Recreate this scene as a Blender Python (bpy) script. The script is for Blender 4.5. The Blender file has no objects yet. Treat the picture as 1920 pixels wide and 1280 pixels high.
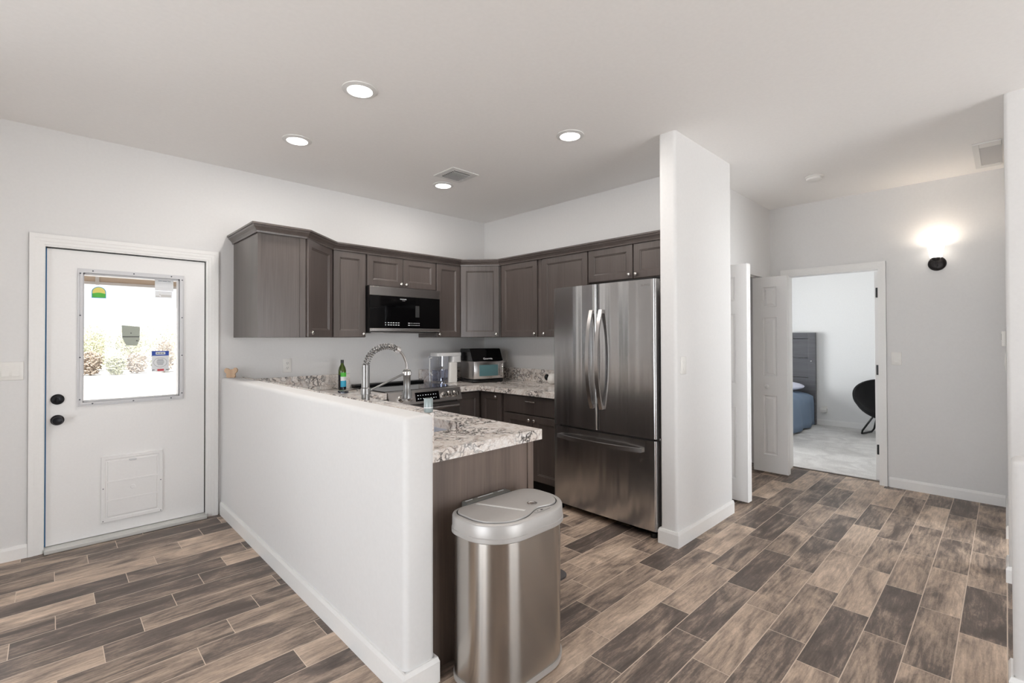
import bpy, bmesh, math, random
from mathutils import Matrix, Vector
random.seed(7)
SC = bpy.context.scene
COL = SC.collection
PI = math.pi

# ------------------------------------------------------------------ camera, world, lights, exposure
EYE = 1.372
def make_camera():
    F, cy = 896.156, 626.183
    yaw, p, r = math.radians(45.9594), math.radians(0.5148), math.radians(-0.17472)
    f = Vector((math.cos(yaw)*math.cos(p), math.sin(yaw)*math.cos(p), math.sin(p)))
    right = Vector((math.sin(yaw), -math.cos(yaw), 0))
    up = right.cross(f)
    rr = math.cos(r)*right + math.sin(r)*up
    uu = -math.sin(r)*right + math.cos(r)*up
    cam = bpy.data.cameras.new('camera')
    cam.sensor_fit = 'HORIZONTAL'; cam.sensor_width = 36
    cam.lens = 36*F/1920
    cam.shift_y = (cy-640)/1920
    cam.clip_start = 0.02; cam.clip_end = 400
    o = bpy.data.objects.new('camera', cam); COL.objects.link(o)
    M = Matrix(((rr.x, uu.x, -f.x, 0), (rr.y, uu.y, -f.y, 0), (rr.z, uu.z, -f.z, EYE), (0, 0, 0, 1)))
    o.matrix_world = M
    SC.camera = o
make_camera()

SC.view_settings.view_transform = 'Standard'
SC.view_settings.look = 'None'
SC.view_settings.exposure = 0.05
SC.view_settings.gamma = 1.0
SC.view_settings.use_curve_mapping = False
SC.cycles.max_bounces = 10
SC.cycles.diffuse_bounces = 6
SC.cycles.glossy_bounces = 5
SC.cycles.transparent_max_bounces = 16
SC.cycles.sample_clamp_indirect = 6.0

wd = bpy.data.worlds.new('daylight'); SC.world = wd; wd.use_nodes = True
bg = wd.node_tree.nodes['Background']
bg.inputs[0].default_value = (0.96, 0.98, 1.0, 1); bg.inputs[1].default_value = 1.15

def sun():
    l = bpy.data.lights.new('sun', 'SUN'); l.energy = 11.5; l.angle = math.radians(0.6); l.color = (1, .98, .96)
    o = bpy.data.objects.new('sun', l); COL.objects.link(o)
    d = Vector((0.10, 0.62, -0.95))
    o.rotation_euler = d.to_track_quat('-Z', 'Y').to_euler()
sun()
def area(name, loc, d, w, h, power, color):
    l = bpy.data.lights.new(name, 'AREA'); l.shape = 'RECTANGLE'; l.size = w; l.size_y = h
    l.energy = power; l.color = color
    o = bpy.data.objects.new(name, l); COL.objects.link(o); o.location = loc
    o.rotation_euler = Vector(d).to_track_quat('-Z', 'Z').to_euler()
# daylight at window openings; the patio and side room ones are added, unseen
area('fill_light_added_patio', (-3.35, 0.6, 1.08), (1, 0, 0), 3.9, 2.0, 172, (0.87, 0.93, 1.0))  # unseen source added to light the room from behind
area('daylight_south_window', (2.2, -4.15, 1.07), (0, 1, 0), 2.8, 2.0, 100, (0.92, 0.96, 1.0))
area('daylight_left_window', (-.675, 4.48, 1.31), (0, -1, 0), .7, 1.35, 12, (0.92, 0.96, 1.0))
area('daylight_bedroom_window', (7.0, 4.42, 1.4), (0, -1, 0), 1.5, 1.3, 75, (0.95, 0.98, 1.0))

area('fill_light_added_room', (4.59, -1.78, 1.47), (0, 1, 0), .95, 1.1, 65, (0.93, 0.97, 1.0))  # unseen source added to brighten the hallway

# ------------------------------------------------------------------ materials
def nt(name):
    m = bpy.data.materials.new(name); m.use_nodes = True
    n = m.node_tree.nodes; l = m.node_tree.links
    return m, n, l, n['Principled BSDF']
def s2l(c):
    return tuple(((v/255)/12.92 if v/255 <= .04045 else (((v/255)+.055)/1.055)**2.4) for v in c)
def flat(name, rgb, rough=.5, metal=0, bump=0, bscale=80, coat=0, spec=.5):
    m, n, l, b = nt(name)
    c = s2l(rgb)
    tc = n.new('ShaderNodeTexCoord'); no = n.new('ShaderNodeTexNoise'); no.inputs['Scale'].default_value = bscale
    no.inputs['Detail'].default_value = 3
    l.new(tc.outputs['Object'], no.inputs['Vector'])
    mx = n.new('ShaderNodeMix'); mx.data_type = 'RGBA'
    mx.inputs[6].default_value = (*[v*.97 for v in c], 1); mx.inputs[7].default_value = (*[min(1, v*1.03) for v in c], 1)
    l.new(no.outputs['Fac'], mx.inputs[0]); l.new(mx.outputs[2], b.inputs['Base Color'])
    b.inputs['Roughness'].default_value = rough; b.inputs['Metallic'].default_value = metal
    b.inputs['Coat Weight'].default_value = coat; b.inputs['Specular IOR Level'].default_value = spec
    if bump:
        bp = n.new('ShaderNodeBump'); bp.inputs['Strength'].default_value = bump; bp.inputs['Distance'].default_value = .002
        l.new(no.outputs['Fac'], bp.inputs['Height']); l.new(bp.outputs['Normal'], b.inputs['Normal'])
    return m
def emit(name, rgb, s):
    m, n, l, b = nt(name)
    b.inputs['Base Color'].default_value = (*rgb, 1)
    b.inputs['Emission Color'].default_value = (*rgb, 1); b.inputs['Emission Strength'].default_value = s
    return m
def wood(name, dark, light, rough=.4, gscale=(14, 14, 1.1), fine=(90, 90, 3), coat=.25):
    m, n, l, b = nt(name)
    tc = n.new('ShaderNodeTexCoord'); oi = n.new('ShaderNodeObjectInfo')
    ad = n.new('ShaderNodeVectorMath'); ad.operation = 'ADD'
    sc_ = n.new('ShaderNodeVectorMath'); sc_.operation = 'SCALE'; sc_.inputs['Scale'].default_value = 23.0
    cb = n.new('ShaderNodeCombineXYZ')
    for i in range(3): l.new(oi.outputs['Random'], cb.inputs[i])
    l.new(cb.outputs[0], sc_.inputs[0])
    l.new(tc.outputs['Object'], ad.inputs[0]); l.new(sc_.outputs[0], ad.inputs[1])
    mp = n.new('ShaderNodeMapping'); mp.inputs['Scale'].default_value = gscale
    mp2 = n.new('ShaderNodeMapping'); mp2.inputs['Scale'].default_value = fine
    l.new(ad.outputs[0], mp.inputs[0]); l.new(ad.outputs[0], mp2.inputs[0])
    n1 = n.new('ShaderNodeTexNoise'); n1.inputs['Scale'].default_value = .6; n1.inputs['Detail'].default_value = 6; n1.inputs['Distortion'].default_value = .6
    n2 = n.new('ShaderNodeTexNoise'); n2.inputs['Scale'].default_value = 1.; n2.inputs['Detail'].default_value = 3
    l.new(mp.outputs[0], n1.inputs['Vector']); l.new(mp2.outputs[0], n2.inputs['Vector'])
    av = n.new('ShaderNodeMath'); av.operation = 'MULTIPLY_ADD'; av.inputs[1].default_value = .35
    l.new(n2.outputs['Fac'], av.inputs[0])
    mu = n.new('ShaderNodeMath'); mu.operation = 'MULTIPLY'; mu.inputs[1].default_value = .65
    l.new(n1.outputs['Fac'], mu.inputs[0]); l.new(mu.outputs[0], av.inputs[2])
    cr = n.new('ShaderNodeValToRGB'); cr.color_ramp.elements[0].position = .3; cr.color_ramp.elements[1].position = .7
    cr.color_ramp.elements[0].color = (*s2l(dark), 1); cr.color_ramp.elements[1].color = (*s2l(light), 1)
    l.new(av.outputs[0], cr.inputs[0]); l.new(cr.outputs[0], b.inputs['Base Color'])
    b.inputs['Roughness'].default_value = rough; b.inputs['Coat Weight'].default_value = coat; b.inputs['Coat Roughness'].default_value = .25
    return m
def steel(name, rgb=(.60, .58, .56), rough=.2, wave=0.0, wscale=(3, 3, .25), aniso=0.0, brush=(400, 400, 2), bstr=.02):
    m, n, l, b = nt(name)
    b.inputs['Metallic'].default_value = 1; b.inputs['Base Color'].default_value = (*rgb, 1)
    b.inputs['Roughness'].default_value = rough; b.inputs['Anisotropic'].default_value = aniso
    if aniso:
        tg = n.new('ShaderNodeCombineXYZ'); tg.inputs[2].default_value = 1; l.new(tg.outputs[0], b.inputs['Tangent'])
    tc = n.new('ShaderNodeTexCoord')
    mp = n.new('ShaderNodeMapping'); mp.inputs['Scale'].default_value = wscale
    l.new(tc.outputs['Object'], mp.inputs[0])
    n1 = n.new('ShaderNodeTexNoise'); n1.inputs['Scale'].default_value = 1.; n1.inputs['Detail'].default_value = 1.5
    l.new(mp.outputs[0], n1.inputs['Vector'])
    b1 = n.new('ShaderNodeBump'); b1.inputs['Strength'].default_value = wave; b1.inputs['Distance'].default_value = .02
    l.new(n1.outputs['Fac'], b1.inputs['Height'])
    mp2 = n.new('ShaderNodeMapping'); mp2.inputs['Scale'].default_value = brush
    l.new(tc.outputs['Object'], mp2.inputs[0])
    n2 = n.new('ShaderNodeTexNoise'); n2.inputs['Scale'].default_value = 1.; n2.inputs['Detail'].default_value = 2
    l.new(mp2.outputs[0], n2.inputs['Vector'])
    b2 = n.new('ShaderNodeBump'); b2.inputs['Strength'].default_value = bstr; b2.inputs['Distance'].default_value = .001
    l.new(n2.outputs['Fac'], b2.inputs['Height']); l.new(b1.outputs['Normal'], b2.inputs['Normal'])
    l.new(b2.outputs['Normal'], b.inputs['Normal'])
    return m
def pane(name, tint=(1, 1, 1), refl=.08):
    m = bpy.data.materials.new(name); m.use_nodes = True
    n = m.node_tree.nodes; l = m.node_tree.links; n.clear()
    o = n.new('ShaderNodeOutputMaterial'); t = n.new('ShaderNodeBsdfTransparent'); g = n.new('ShaderNodeBsdfGlossy')
    t.inputs[0].default_value = (*tint, 1); g.inputs['Roughness'].default_value = .02
    fr = n.new('ShaderNodeFresnel'); fr.inputs[0].default_value = 1.35
    mx = n.new('ShaderNodeMixShader'); l.new(fr.outputs[0], mx.inputs[0]); l.new(t.outputs[0], mx.inputs[1]); l.new(g.outputs[0], mx.inputs[2])
    l.new(mx.outputs[0], o.inputs[0])
    return m
def floor_mat():
    m, n, l, b = nt('wood_look_plank_tile')
    def math_(op, a=None, bb=None, v1=None, v2=None):
        q = n.new('ShaderNodeMath'); q.operation = op
        if a is not None: l.new(a, q.inputs[0])
        elif v1 is not None: q.inputs[0].default_value = v1
        if bb is not None: l.new(bb, q.inputs[1])
        elif v2 is not None: q.inputs[1].default_value = v2
        return q.outputs[0]
    W, L, X0, Y0 = .1567, .604, 2.441, .008
    tc = n.new('ShaderNodeTexCoord'); sx = n.new('ShaderNodeSeparateXYZ'); l.new(tc.outputs['Object'], sx.inputs[0])
    x, y = sx.outputs[0], sx.outputs[1]
    yr = math_('DIVIDE', math_('SUBTRACT', y, v2=Y0), v2=W)
    row = math_('FLOOR', yr); yf = math_('SUBTRACT', yr, row)
    xo = math_('SUBTRACT', math_('SUBTRACT', x, v2=X0), math_('MULTIPLY', row, v2=L/4))
    xr = math_('DIVIDE', xo, v2=L); colm = math_('FLOOR', xr); xf = math_('SUBTRACT', xr, colm)
    # grout mask
    def edge(f, size, g):
        a = math_('MINIMUM', f, math_('SUBTRACT', None, f, v1=1.0))
        return math_('LESS_THAN', math_('MULTIPLY', a, v2=size), v2=g)
    gm = math_('MAXIMUM', edge(yf, W, .0019), edge(xf, L, .0017))
    idc = n.new('ShaderNodeCombineXYZ'); l.new(row, idc.inputs[0]); l.new(colm, idc.inputs[1])
    wn = n.new('ShaderNodeTexWhiteNoise'); wn.noise_dimensions = '2D'; l.new(idc.outputs[0], wn.inputs['Vector'])
    # plank-local texture vector with a random offset per plank
    off = n.new('ShaderNodeVectorMath'); off.operation = 'SCALE'; off.inputs['Scale'].default_value = 37
    l.new(wn.outputs['Color'], off.inputs[0])
    pv = n.new('ShaderNodeVectorMath'); pv.operation = 'ADD'; l.new(tc.outputs['Object'], pv.inputs[0]); l.new(off.outputs[0], pv.inputs[1])
    def noise(scale, det, dist=0, sc=1., rough=.6):
        mp = n.new('ShaderNodeMapping'); mp.inputs['Scale'].default_value = scale; l.new(pv.outputs[0], mp.inputs[0])
        q = n.new('ShaderNodeTexNoise'); q.inputs['Scale'].default_value = sc; q.inputs['Detail'].default_value = det
        q.inputs['Distortion'].default_value = dist; q.inputs['Roughness'].default_value = rough
        l.new(mp.outputs[0], q.inputs['Vector']); return q.outputs['Fac']
    patch = noise((2.4, 7, 1), 6, 1.0)
    grain = noise((7, 70, 1), 5, .5)
    saw = noise((60, 190, 1), 4, .4, rough=.7)
    # per plank tone: white noise value
    tone = n.new('ShaderNodeValToRGB'); l.new(wn.outputs['Value'], tone.inputs[0])
    tone.color_ramp.interpolation = 'CONSTANT'
    E_ = tone.color_ramp.elements
    E_[0].position = 0; E_[0].color = (.20, .20, .20, 1)
    E_[1].position = .20; E_[1].color = (.32, .32, .32, 1)
    for p_, v_ in ((.38, .48), (.55, .58), (.72, .68), (.88, .40)):
        e = E_.new(p_); e.color = (v_, v_, v_, 1)
    mixv = math_('ADD', math_('MULTIPLY', math_('SUBTRACT', patch, v2=.5), v2=1.6), tone.outputs[0])
    mixv = math_('ADD', math_('MULTIPLY', math_('SUBTRACT', grain, v2=.5), v2=.95), mixv)
    mixv = math_('ADD', math_('MULTIPLY', math_('SUBTRACT', saw, v2=.5), v2=.45), mixv)
    cr = n.new('ShaderNodeValToRGB'); l.new(mixv, cr.inputs[0])
    e = cr.color_ramp.elements
    e[0].position = 0; e[0].color = (*s2l((86, 75, 68)), 1)
    e[1].position = 1; e[1].color = (*s2l((226, 203, 182)), 1)
    for p_, c_ in ((.25, (110, 97, 89)), (.5, (160, 141, 126)), (.75, (196, 174, 154))):
        q = e.new(p_); q.color = (*s2l(c_), 1)
    mx = n.new('ShaderNodeMix'); mx.data_type = 'RGBA'
    mx.inputs[7].default_value = (*s2l((214, 196, 178)), 1)
    l.new(gm, mx.inputs[0]); l.new(cr.outputs[0], mx.inputs[6]); l.new(mx.outputs[2], b.inputs['Base Color'])
    rg = n.new('ShaderNodeMapRange'); rg.inputs[3].default_value = .34; rg.inputs[4].default_value = .55
    l.new(grain, rg.inputs[0]); l.new(rg.outputs[0], b.inputs['Roughness'])
    bp = n.new('ShaderNodeBump'); bp.inputs['Strength'].default_value = .25; bp.inputs['Distance'].default_value = .002
    hh = math_('SUBTRACT', math_('MULTIPLY', grain, v2=.3), gm)
    l.new(hh, bp.inputs['Height']); l.new(bp.outputs['Normal'], b.inputs['Normal'])
    return m
def granite():
    m, n, l, b = nt('cream_granite')
    tc = n.new('ShaderNodeTexCoord')
    # domain warp
    nw = n.new('ShaderNodeTexNoise'); nw.inputs['Scale'].default_value = 9; nw.inputs['Detail'].default_value = 4
    l.new(tc.outputs['Object'], nw.inputs['Vector'])
    sb = n.new('ShaderNodeVectorMath'); sb.operation = 'SUBTRACT'; sb.inputs[1].default_value = (.5, .5, .5); l.new(nw.outputs['Color'], sb.inputs[0])
    sc_ = n.new('ShaderNodeVectorMath'); sc_.operation = 'SCALE'; sc_.inputs['Scale'].default_value = .30; l.new(sb.outputs[0], sc_.inputs[0])
    ad = n.new('ShaderNodeVectorMath'); l.new(tc.outputs['Object'], ad.inputs[0]); l.new(sc_.outputs[0], ad.inputs[1])
    def vein(scale, w0, w1):
        v = n.new('ShaderNodeTexVoronoi'); v.feature = 'DISTANCE_TO_EDGE'; v.inputs['Scale'].default_value = scale
        l.new(ad.outputs[0], v.inputs['Vector'])
        r = n.new('ShaderNodeMapRange'); r.inputs[1].default_value = w0; r.inputs[2].default_value = w1; r.inputs[3].default_value = 1; r.inputs[4].default_value = 0
        l.new(v.outputs['Distance'], r.inputs[0]); return r.outputs[0]
    v1 = vein(15, .0, .14); v2 = vein(34, .0, .10)
    ms = n.new('ShaderNodeTexNoise'); ms.inputs['Scale'].default_value = 5; ms.inputs['Detail'].default_value = 3; l.new(tc.outputs['Object'], ms.inputs['Vector'])
    mr = n.new('ShaderNodeMapRange'); mr.inputs[1].default_value = .44; mr.inputs[2].default_value = .56; l.new(ms.outputs['Fac'], mr.inputs[0])
    q1 = n.new('ShaderNodeMath'); q1.operation = 'MULTIPLY'; l.new(v1, q1.inputs[0]); l.new(mr.outputs[0], q1.inputs[1])
    q2 = n.new('ShaderNodeMath'); q2.operation = 'MULTIPLY'; q2.inputs[1].default_value = .16; l.new(v2, q2.inputs[0])
    mxm = n.new('ShaderNodeMath'); mxm.operation = 'MAXIMUM'; l.new(q1.outputs[0], mxm.inputs[0]); l.new(q2.outputs[0], mxm.inputs[1])
    nb = n.new('ShaderNodeTexNoise'); nb.inputs['Scale'].default_value = 22; nb.inputs['Detail'].default_value = 6; nb.inputs['Roughness'].default_value = .7
    l.new(ad.outputs[0], nb.inputs['Vector'])
    cr = n.new('ShaderNodeValToRGB'); l.new(nb.outputs['Fac'], cr.inputs[0])
    e = cr.color_ramp.elements; e[0].position = .32; e[0].color = (*s2l((178, 160, 150)), 1); e[1].position = .60; e[1].color = (*s2l((250, 246, 242)), 1)
    q = e.new(.46); q.color = (*s2l((236, 227, 219)), 1)
    mx = n.new('ShaderNodeMix'); mx.data_type = 'RGBA'; mx.inputs[7].default_value = (*s2l((52, 44, 42)), 1)
    l.new(mxm.outputs[0], mx.inputs[0]); l.new(cr.outputs[0], mx.inputs[6]); l.new(mx.outputs[2], b.inputs['Base Color'])
    b.inputs['Roughness'].default_value = .14
    return m
def carpet_mat():
    m, n, l, b = nt('grey_carpet')
    tc = n.new('ShaderNodeTexCoord')
    n1 = n.new('ShaderNodeTexNoise'); n1.inputs['Scale'].default_value = 3.2; n1.inputs['Detail'].default_value = 2; n1.inputs['Distortion'].default_value = 1.5
    n2 = n.new('ShaderNodeTexNoise'); n2.inputs['Scale'].default_value = 160; n2.inputs['Detail'].default_value = 2
    l.new(tc.outputs['Object'], n1.inputs['Vector']); l.new(tc.outputs['Object'], n2.inputs['Vector'])
    a = n.new('ShaderNodeMath'); a.operation = 'MULTIPLY_ADD'; a.inputs[1].default_value = .5; l.new(n1.outputs['Fac'], a.inputs[0])
    h = n.new('ShaderNodeMath'); h.operation = 'MULTIPLY'; h.inputs[1].default_value = .5; l.new(n2.outputs['Fac'], h.inputs[0]); l.new(h.outputs[0], a.inputs[2])
    cr = n.new('ShaderNodeValToRGB'); l.new(a.outputs[0], cr.inputs[0])
    e = cr.color_ramp.elements; e[0].position = .38; e[0].color = (*s2l((206, 203, 200)), 1); e[1].position = .62; e[1].color = (*s2l((238, 236, 233)), 1)
    l.new(cr.outputs[0], b.inputs['Base Color']); b.inputs['Roughness'].default_value = .95
    bp = n.new('ShaderNodeBump'); bp.inputs['Strength'].default_value = .6; bp.inputs['Distance'].default_value = .006
    l.new(n2.outputs['Fac'], bp.inputs['Height']); l.new(bp.outputs['Normal'], b.inputs['Normal'])
    return m

M = {}
M['wall'] = flat('wall_paint', (228, 227, 226), .6, bump=.06, bscale=60)
M['ceil'] = flat('ceiling_paint', (247, 245, 243), .7, bump=.08, bscale=50)
M['bedwall'] = flat('bedroom_wall_paint', (240, 240, 239), .6, bump=.05, bscale=60)
M['trim'] = flat('white_trim_paint', (242, 241, 239), .35)
M['door'] = flat('white_door_paint', (240, 239, 238), .4)
M['plastic'] = flat('white_plastic', (236, 234, 230), .35)
M['plastic2'] = flat('translucent_white_plastic', (222, 222, 222), .3)
M['greytrim'] = flat('pale_grey_frame', (214, 214, 216), .4)
M['floor'] = floor_mat()
M['carpet'] = carpet_mat()
M['cab'] = wood('stained_maple', (70, 62, 59), (98, 89, 85), rough=.32, gscale=(7, 7, .8), fine=(120, 120, 3))
M['cabpanel'] = wood('stained_maple_panel', (88, 76, 69), (128, 112, 102), gscale=(12, 12, .8), rough=.42)
M['cabdark'] = flat('dark_toe_kick', (38, 33, 32), .6)  # dark tone for the toe kicks
M['granite'] = granite()
M['steel'] = steel('brushed_steel_appliance', (.60, .60, .605), .16, wave=.48, wscale=(7, 7, .10), aniso=.92, bstr=0)
M['steelcan'] = steel('polished_steel_can', (.52, .49, .455), .24, wave=.06, wscale=(8, 8, .12), aniso=.95, bstr=0)
M['faucet'] = steel('spot_resist_steel', (.25, .245, .24), .36)
M['steelrange'] = steel('range_steel', (.52, .49, .47), .33)
M['steelplain'] = steel('satin_steel', (.62, .60, .59), .26)
M['steeldark'] = steel('dark_steel', (.36, .34, .33), .28)
M['chrome'] = steel('nickel', (.72, .70, .68), .16)
M['sink'] = steel('sink_steel', (.80, .82, .87), .38)
M['black'] = flat('black_plastic', (22, 22, 23), .35)
M['blackgloss'] = flat('black_glass', (8, 8, 9), .05, spec=.35)
M['blackmat'] = flat('black_fabric', (14, 14, 15), .95, bump=.8, bscale=120)
M['bronze'] = flat('oil_rubbed_bronze', (42, 38, 38), .35, metal=.6)
M['darkhw'] = flat('black_hardware', (34, 34, 38), .35, metal=.5)
M['rubber'] = flat('dark_rubber', (40, 40, 41), .7)
M['mat'] = flat('charcoal_mat', (84, 80, 80), .85, bump=.4, bscale=200)
M['silver'] = flat('silver_plastic', (192, 189, 186), .42, metal=.4, spec=.35)
M['silverdark'] = flat('grey_plastic', (112, 112, 108), .4)
M['pane'] = pane('window_glass')
M['clear'] = pane('clear_plastic', (.93, .94, .97))
M['clearblue'] = pane('tinted_plastic', (.80, .83, .93))
M['lamp'] = emit('lamp_lens', (1, .96, .90), 9)
M['shade'] = emit('lit_frosted_shade', (1, .94, .86), 2.6)
M['display'] = emit('display_white', (.9, .95, 1), .9)
M['fryerwin'] = flat('oven_glass_with_reflection', (98, 134, 140), .05)  # bluish window reflection put into the glass colour
M['grillegrey'] = flat('return_filter_grey', (198, 197, 197), .8)
M['whitemetal'] = flat('white_metal', (226, 225, 223), .35)
M['pine'] = wood('light_wood', (168, 132, 100), (208, 176, 142), gscale=(60, 60, 3), coat=0)
M['bottle'] = flat('green_glass', (70, 88, 30), .06, coat=.5)
M['bottledark'] = flat('dark_oil_glass', (22, 26, 36), .08, coat=.5)
M['green'] = flat('green_print', (88, 190, 70), .5)
M['yellow'] = flat('yellow_print', (236, 222, 120), .5)
M['teal'] = flat('teal_print', (60, 170, 205), .5)
M['blue'] = flat('blue_print', (40, 76, 170), .5)
M['bluetape'] = flat('blue_seal', (44, 112, 160), .6)
M['red'] = flat('red_print', (206, 70, 80), .5)
M['paper'] = flat('white_paper', (232, 234, 236), .6)
M['ink'] = flat('grey_ink', (92, 96, 104), .6)
M['pouch'] = flat('grey_green_plastic', (166, 172, 160), .4)
M['pouchdark'] = flat('dark_grey_plastic', (92, 94, 88), .4)
M['headboard'] = wood('grey_painted_wood', (78, 78, 82), (104, 104, 108), rough=.5, gscale=(2, 2, 30), fine=(4, 4, 120))
M['quilt'] = flat('blue_grey_quilt', (120, 138, 160), .9, bump=.9, bscale=14)
M['pillow'] = flat('pale_lilac_cotton', (214, 216, 232), .85, bump=.2, bscale=30)
M['sheet'] = flat('white_sheet', (220, 222, 228), .9)
M['sand'] = flat('pale_desert_ground', (222, 219, 214), .95, bscale=1.5)
M['scrub'] = flat('pale_scrub_leaves', (160, 162, 134), .8, bscale=3)
M['scrub2'] = flat('dry_scrub_twigs', (162, 148, 134), .8, bscale=3)
M['tanpaint'] = flat('tan_paint', (196, 180, 164), .6)
M['glassgrey'] = flat('grey_translucent_plastic', (150, 162, 162), .2, coat=.3)

# ------------------------------------------------------------------ builders
WM = {}
def world_of(o):
    return WM.get(o.name, Matrix.Identity(4)) if o else Matrix.Identity(4)
class MB:
    def __init__(s): s.bm = bmesh.new()
    def _bev(s, faces, bev, seg, sel=None):
        if bev <= 0: return
        es = set()
        for f in faces:
            for e in f.edges: es.add(e)
        es = [e for e in es if (sel is None or sel(e))]
        bmesh.ops.bevel(s.bm, geom=es, offset=bev, segments=seg, affect='EDGES', profile=.5)
    def box(s, x0, x1, y0, y1, z0, z1, bev=0, seg=2, sel=None):
        v = [s.bm.verts.new((x, y, z)) for x in (x0, x1) for y in (y0, y1) for z in (z0, z1)]
        F = [s.bm.faces.new([v[i] for i in q]) for q in ((0, 1, 3, 2), (4, 6, 7, 5), (0, 4, 5, 1), (2, 3, 7, 6), (0, 2, 6, 4), (1, 5, 7, 3))]
        s._bev(F, bev, seg, sel); return s
    def prism(s, poly, z0, z1, bev=0, seg=2, sel=None):
        a = [s.bm.verts.new((x, y, z0)) for x, y in poly]; b = [s.bm.verts.new((x, y, z1)) for x, y in poly]
        n = len(poly); F = [s.bm.faces.new(a[::-1]), s.bm.faces.new(b)]
        for i in range(n): F.append(s.bm.faces.new((a[i], a[(i+1) % n], b[(i+1) % n], b[i])))
        s._bev(F, bev, seg, sel); return s
    def extrude(s, pts, vec):
        # closed 3D polygon pushed along vec
        a = [s.bm.verts.new(p) for p in pts]; b = [s.bm.verts.new(Vector(p)+Vector(vec)) for p in pts]
        n = len(pts); s.bm.faces.new(a[::-1]); s.bm.faces.new(b)
        for i in range(n): s.bm.faces.new((a[i], a[(i+1) % n], b[(i+1) % n], b[i]))
        return s
    def quad(s, *p):
        s.bm.faces.new([s.bm.verts.new(q) for q in p]); return s
    def loft(s, loops, cap0=True, cap1=True):
        L = [[s.bm.verts.new(p) for p in lp] for lp in loops]; n = len(L[0])
        for a, b in zip(L, L[1:]):
            for i in range(n): s.bm.faces.new((a[i], a[(i+1) % n], b[(i+1) % n], b[i]))
        if cap0: s.bm.faces.new(L[0][::-1])
        if cap1: s.bm.faces.new(L[-1])
        return s
    def lathe(s, prof, c=(0, 0, 0), axis='Z', n=24, mat=None):
        # prof: (radius, height) pairs along the axis
        loops = []
        for r, h in prof:
            lp = []
            for i in range(n):
                a = 2*PI*i/n; x, y = max(r, 1e-5)*math.cos(a), max(r, 1e-5)*math.sin(a)
                p = {'Z': (x, y, h), 'Y': (x, h, -y), 'X': (h, x, y), '-Y': (x, -h, y), '-X': (-h, -x, y)}[axis]
                p = Vector(p)
                if mat is not None: p = mat @ p
                lp.append(p+Vector(c))
            loops.append(lp)
        return s.loft(loops)
    def tube(s, path, r, n=10, closed=False):
        P = [Vector(p) for p in path]; loops = []; up = None
        for i, p in enumerate(P):
            if closed: t = (P[(i+1) % len(P)]-P[i-1]).normalized()
            else: t = (P[min(i+1, len(P)-1)]-P[max(i-1, 0)]).normalized()
            if up is None:
                up = Vector((0, 0, 1)) if abs(t.z) < .9 else Vector((1, 0, 0))
            side = t.cross(up).normalized(); up = side.cross(t).normalized()
            rr = r[i] if isinstance(r, (list, tuple)) else r
            loops.append([p+side*math.cos(2*PI*k/n)*rr+up*math.sin(2*PI*k/n)*rr for k in range(n)])
        if closed: loops.append(loops[0]); return s.loft(loops, False, False)
        return s.loft(loops)
    def strap(s, path, side, w, t):
        # flat bar following a path; side = width direction
        P = [Vector(p) for p in path]; sd = Vector(side).normalized(); loops = []
        for i, p in enumerate(P):
            tn = (P[min(i+1, len(P)-1)]-P[max(i-1, 0)]).normalized(); nr = tn.cross(sd).normalized()
            loops.append([p+sd*w/2+nr*t/2, p-sd*w/2+nr*t/2, p-sd*w/2-nr*t/2, p+sd*w/2-nr*t/2])
        return s.loft(loops)
    def ball(s, c, rx, ry=None, rz=None, nu=20, nv=12, mat=None):
        ry = ry or rx; rz = rz or rx; loops = []
        for j in range(1, nv):
            th = PI*j/nv
            lp = []
            for i in range(nu):
                p = Vector((rx*math.sin(th)*math.cos(2*PI*i/nu), ry*math.sin(th)*math.sin(2*PI*i/nu), -rz*math.cos(th)))
                if mat is not None: p = mat @ p
                lp.append(p+Vector(c))
            loops.append(lp)
        return s.loft(loops)
    def slab(s, x0, x1, z0, z1, yf, yb, panels=(), rings=((0, 0), (.008, .009)), ch=.002):
        # door leaf facing -y; panels share their x-range; rings = (inset, depth) nested
        R = lambda a, b, c, d, y: [(a, y, c), (b, y, c), (b, y, d), (a, y, d)]
        def ring(A, B):
            for i in range(4): s.quad(A[i], A[(i+1) % 4], B[(i+1) % 4], B[i])
        bk, e0, e1 = R(x0, x1, z0, z1, yb), R(x0, x1, z0, z1, yf+ch), R(x0+ch, x1-ch, z0+ch, z1-ch, yf)
        s.quad(*bk[::-1]); ring(bk, e0); ring(e0, e1)
        if not panels: s.quad(*e1)
        else:
            X0, X1, Z0, Z1 = x0+ch, x1-ch, z0+ch, z1-ch
            a, b = panels[0][0], panels[0][1]
            s.quad(*R(X0, a, Z0, Z1, yf)); s.quad(*R(b, X1, Z0, Z1, yf))
            zc = Z0
            for (p0, p1, q0, q1) in sorted(panels, key=lambda t: t[2]):
                s.quad(*R(a, b, zc, q0, yf)); zc = q1
                prev = None
                for ins, d in rings:
                    cur = R(p0+ins, p1-ins, q0+ins, q1-ins, yf+d)
                    if prev: ring(prev, cur)
                    prev = cur
                s.quad(*prev)
            s.quad(*R(a, b, zc, Z1, yf))
        return s
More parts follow.
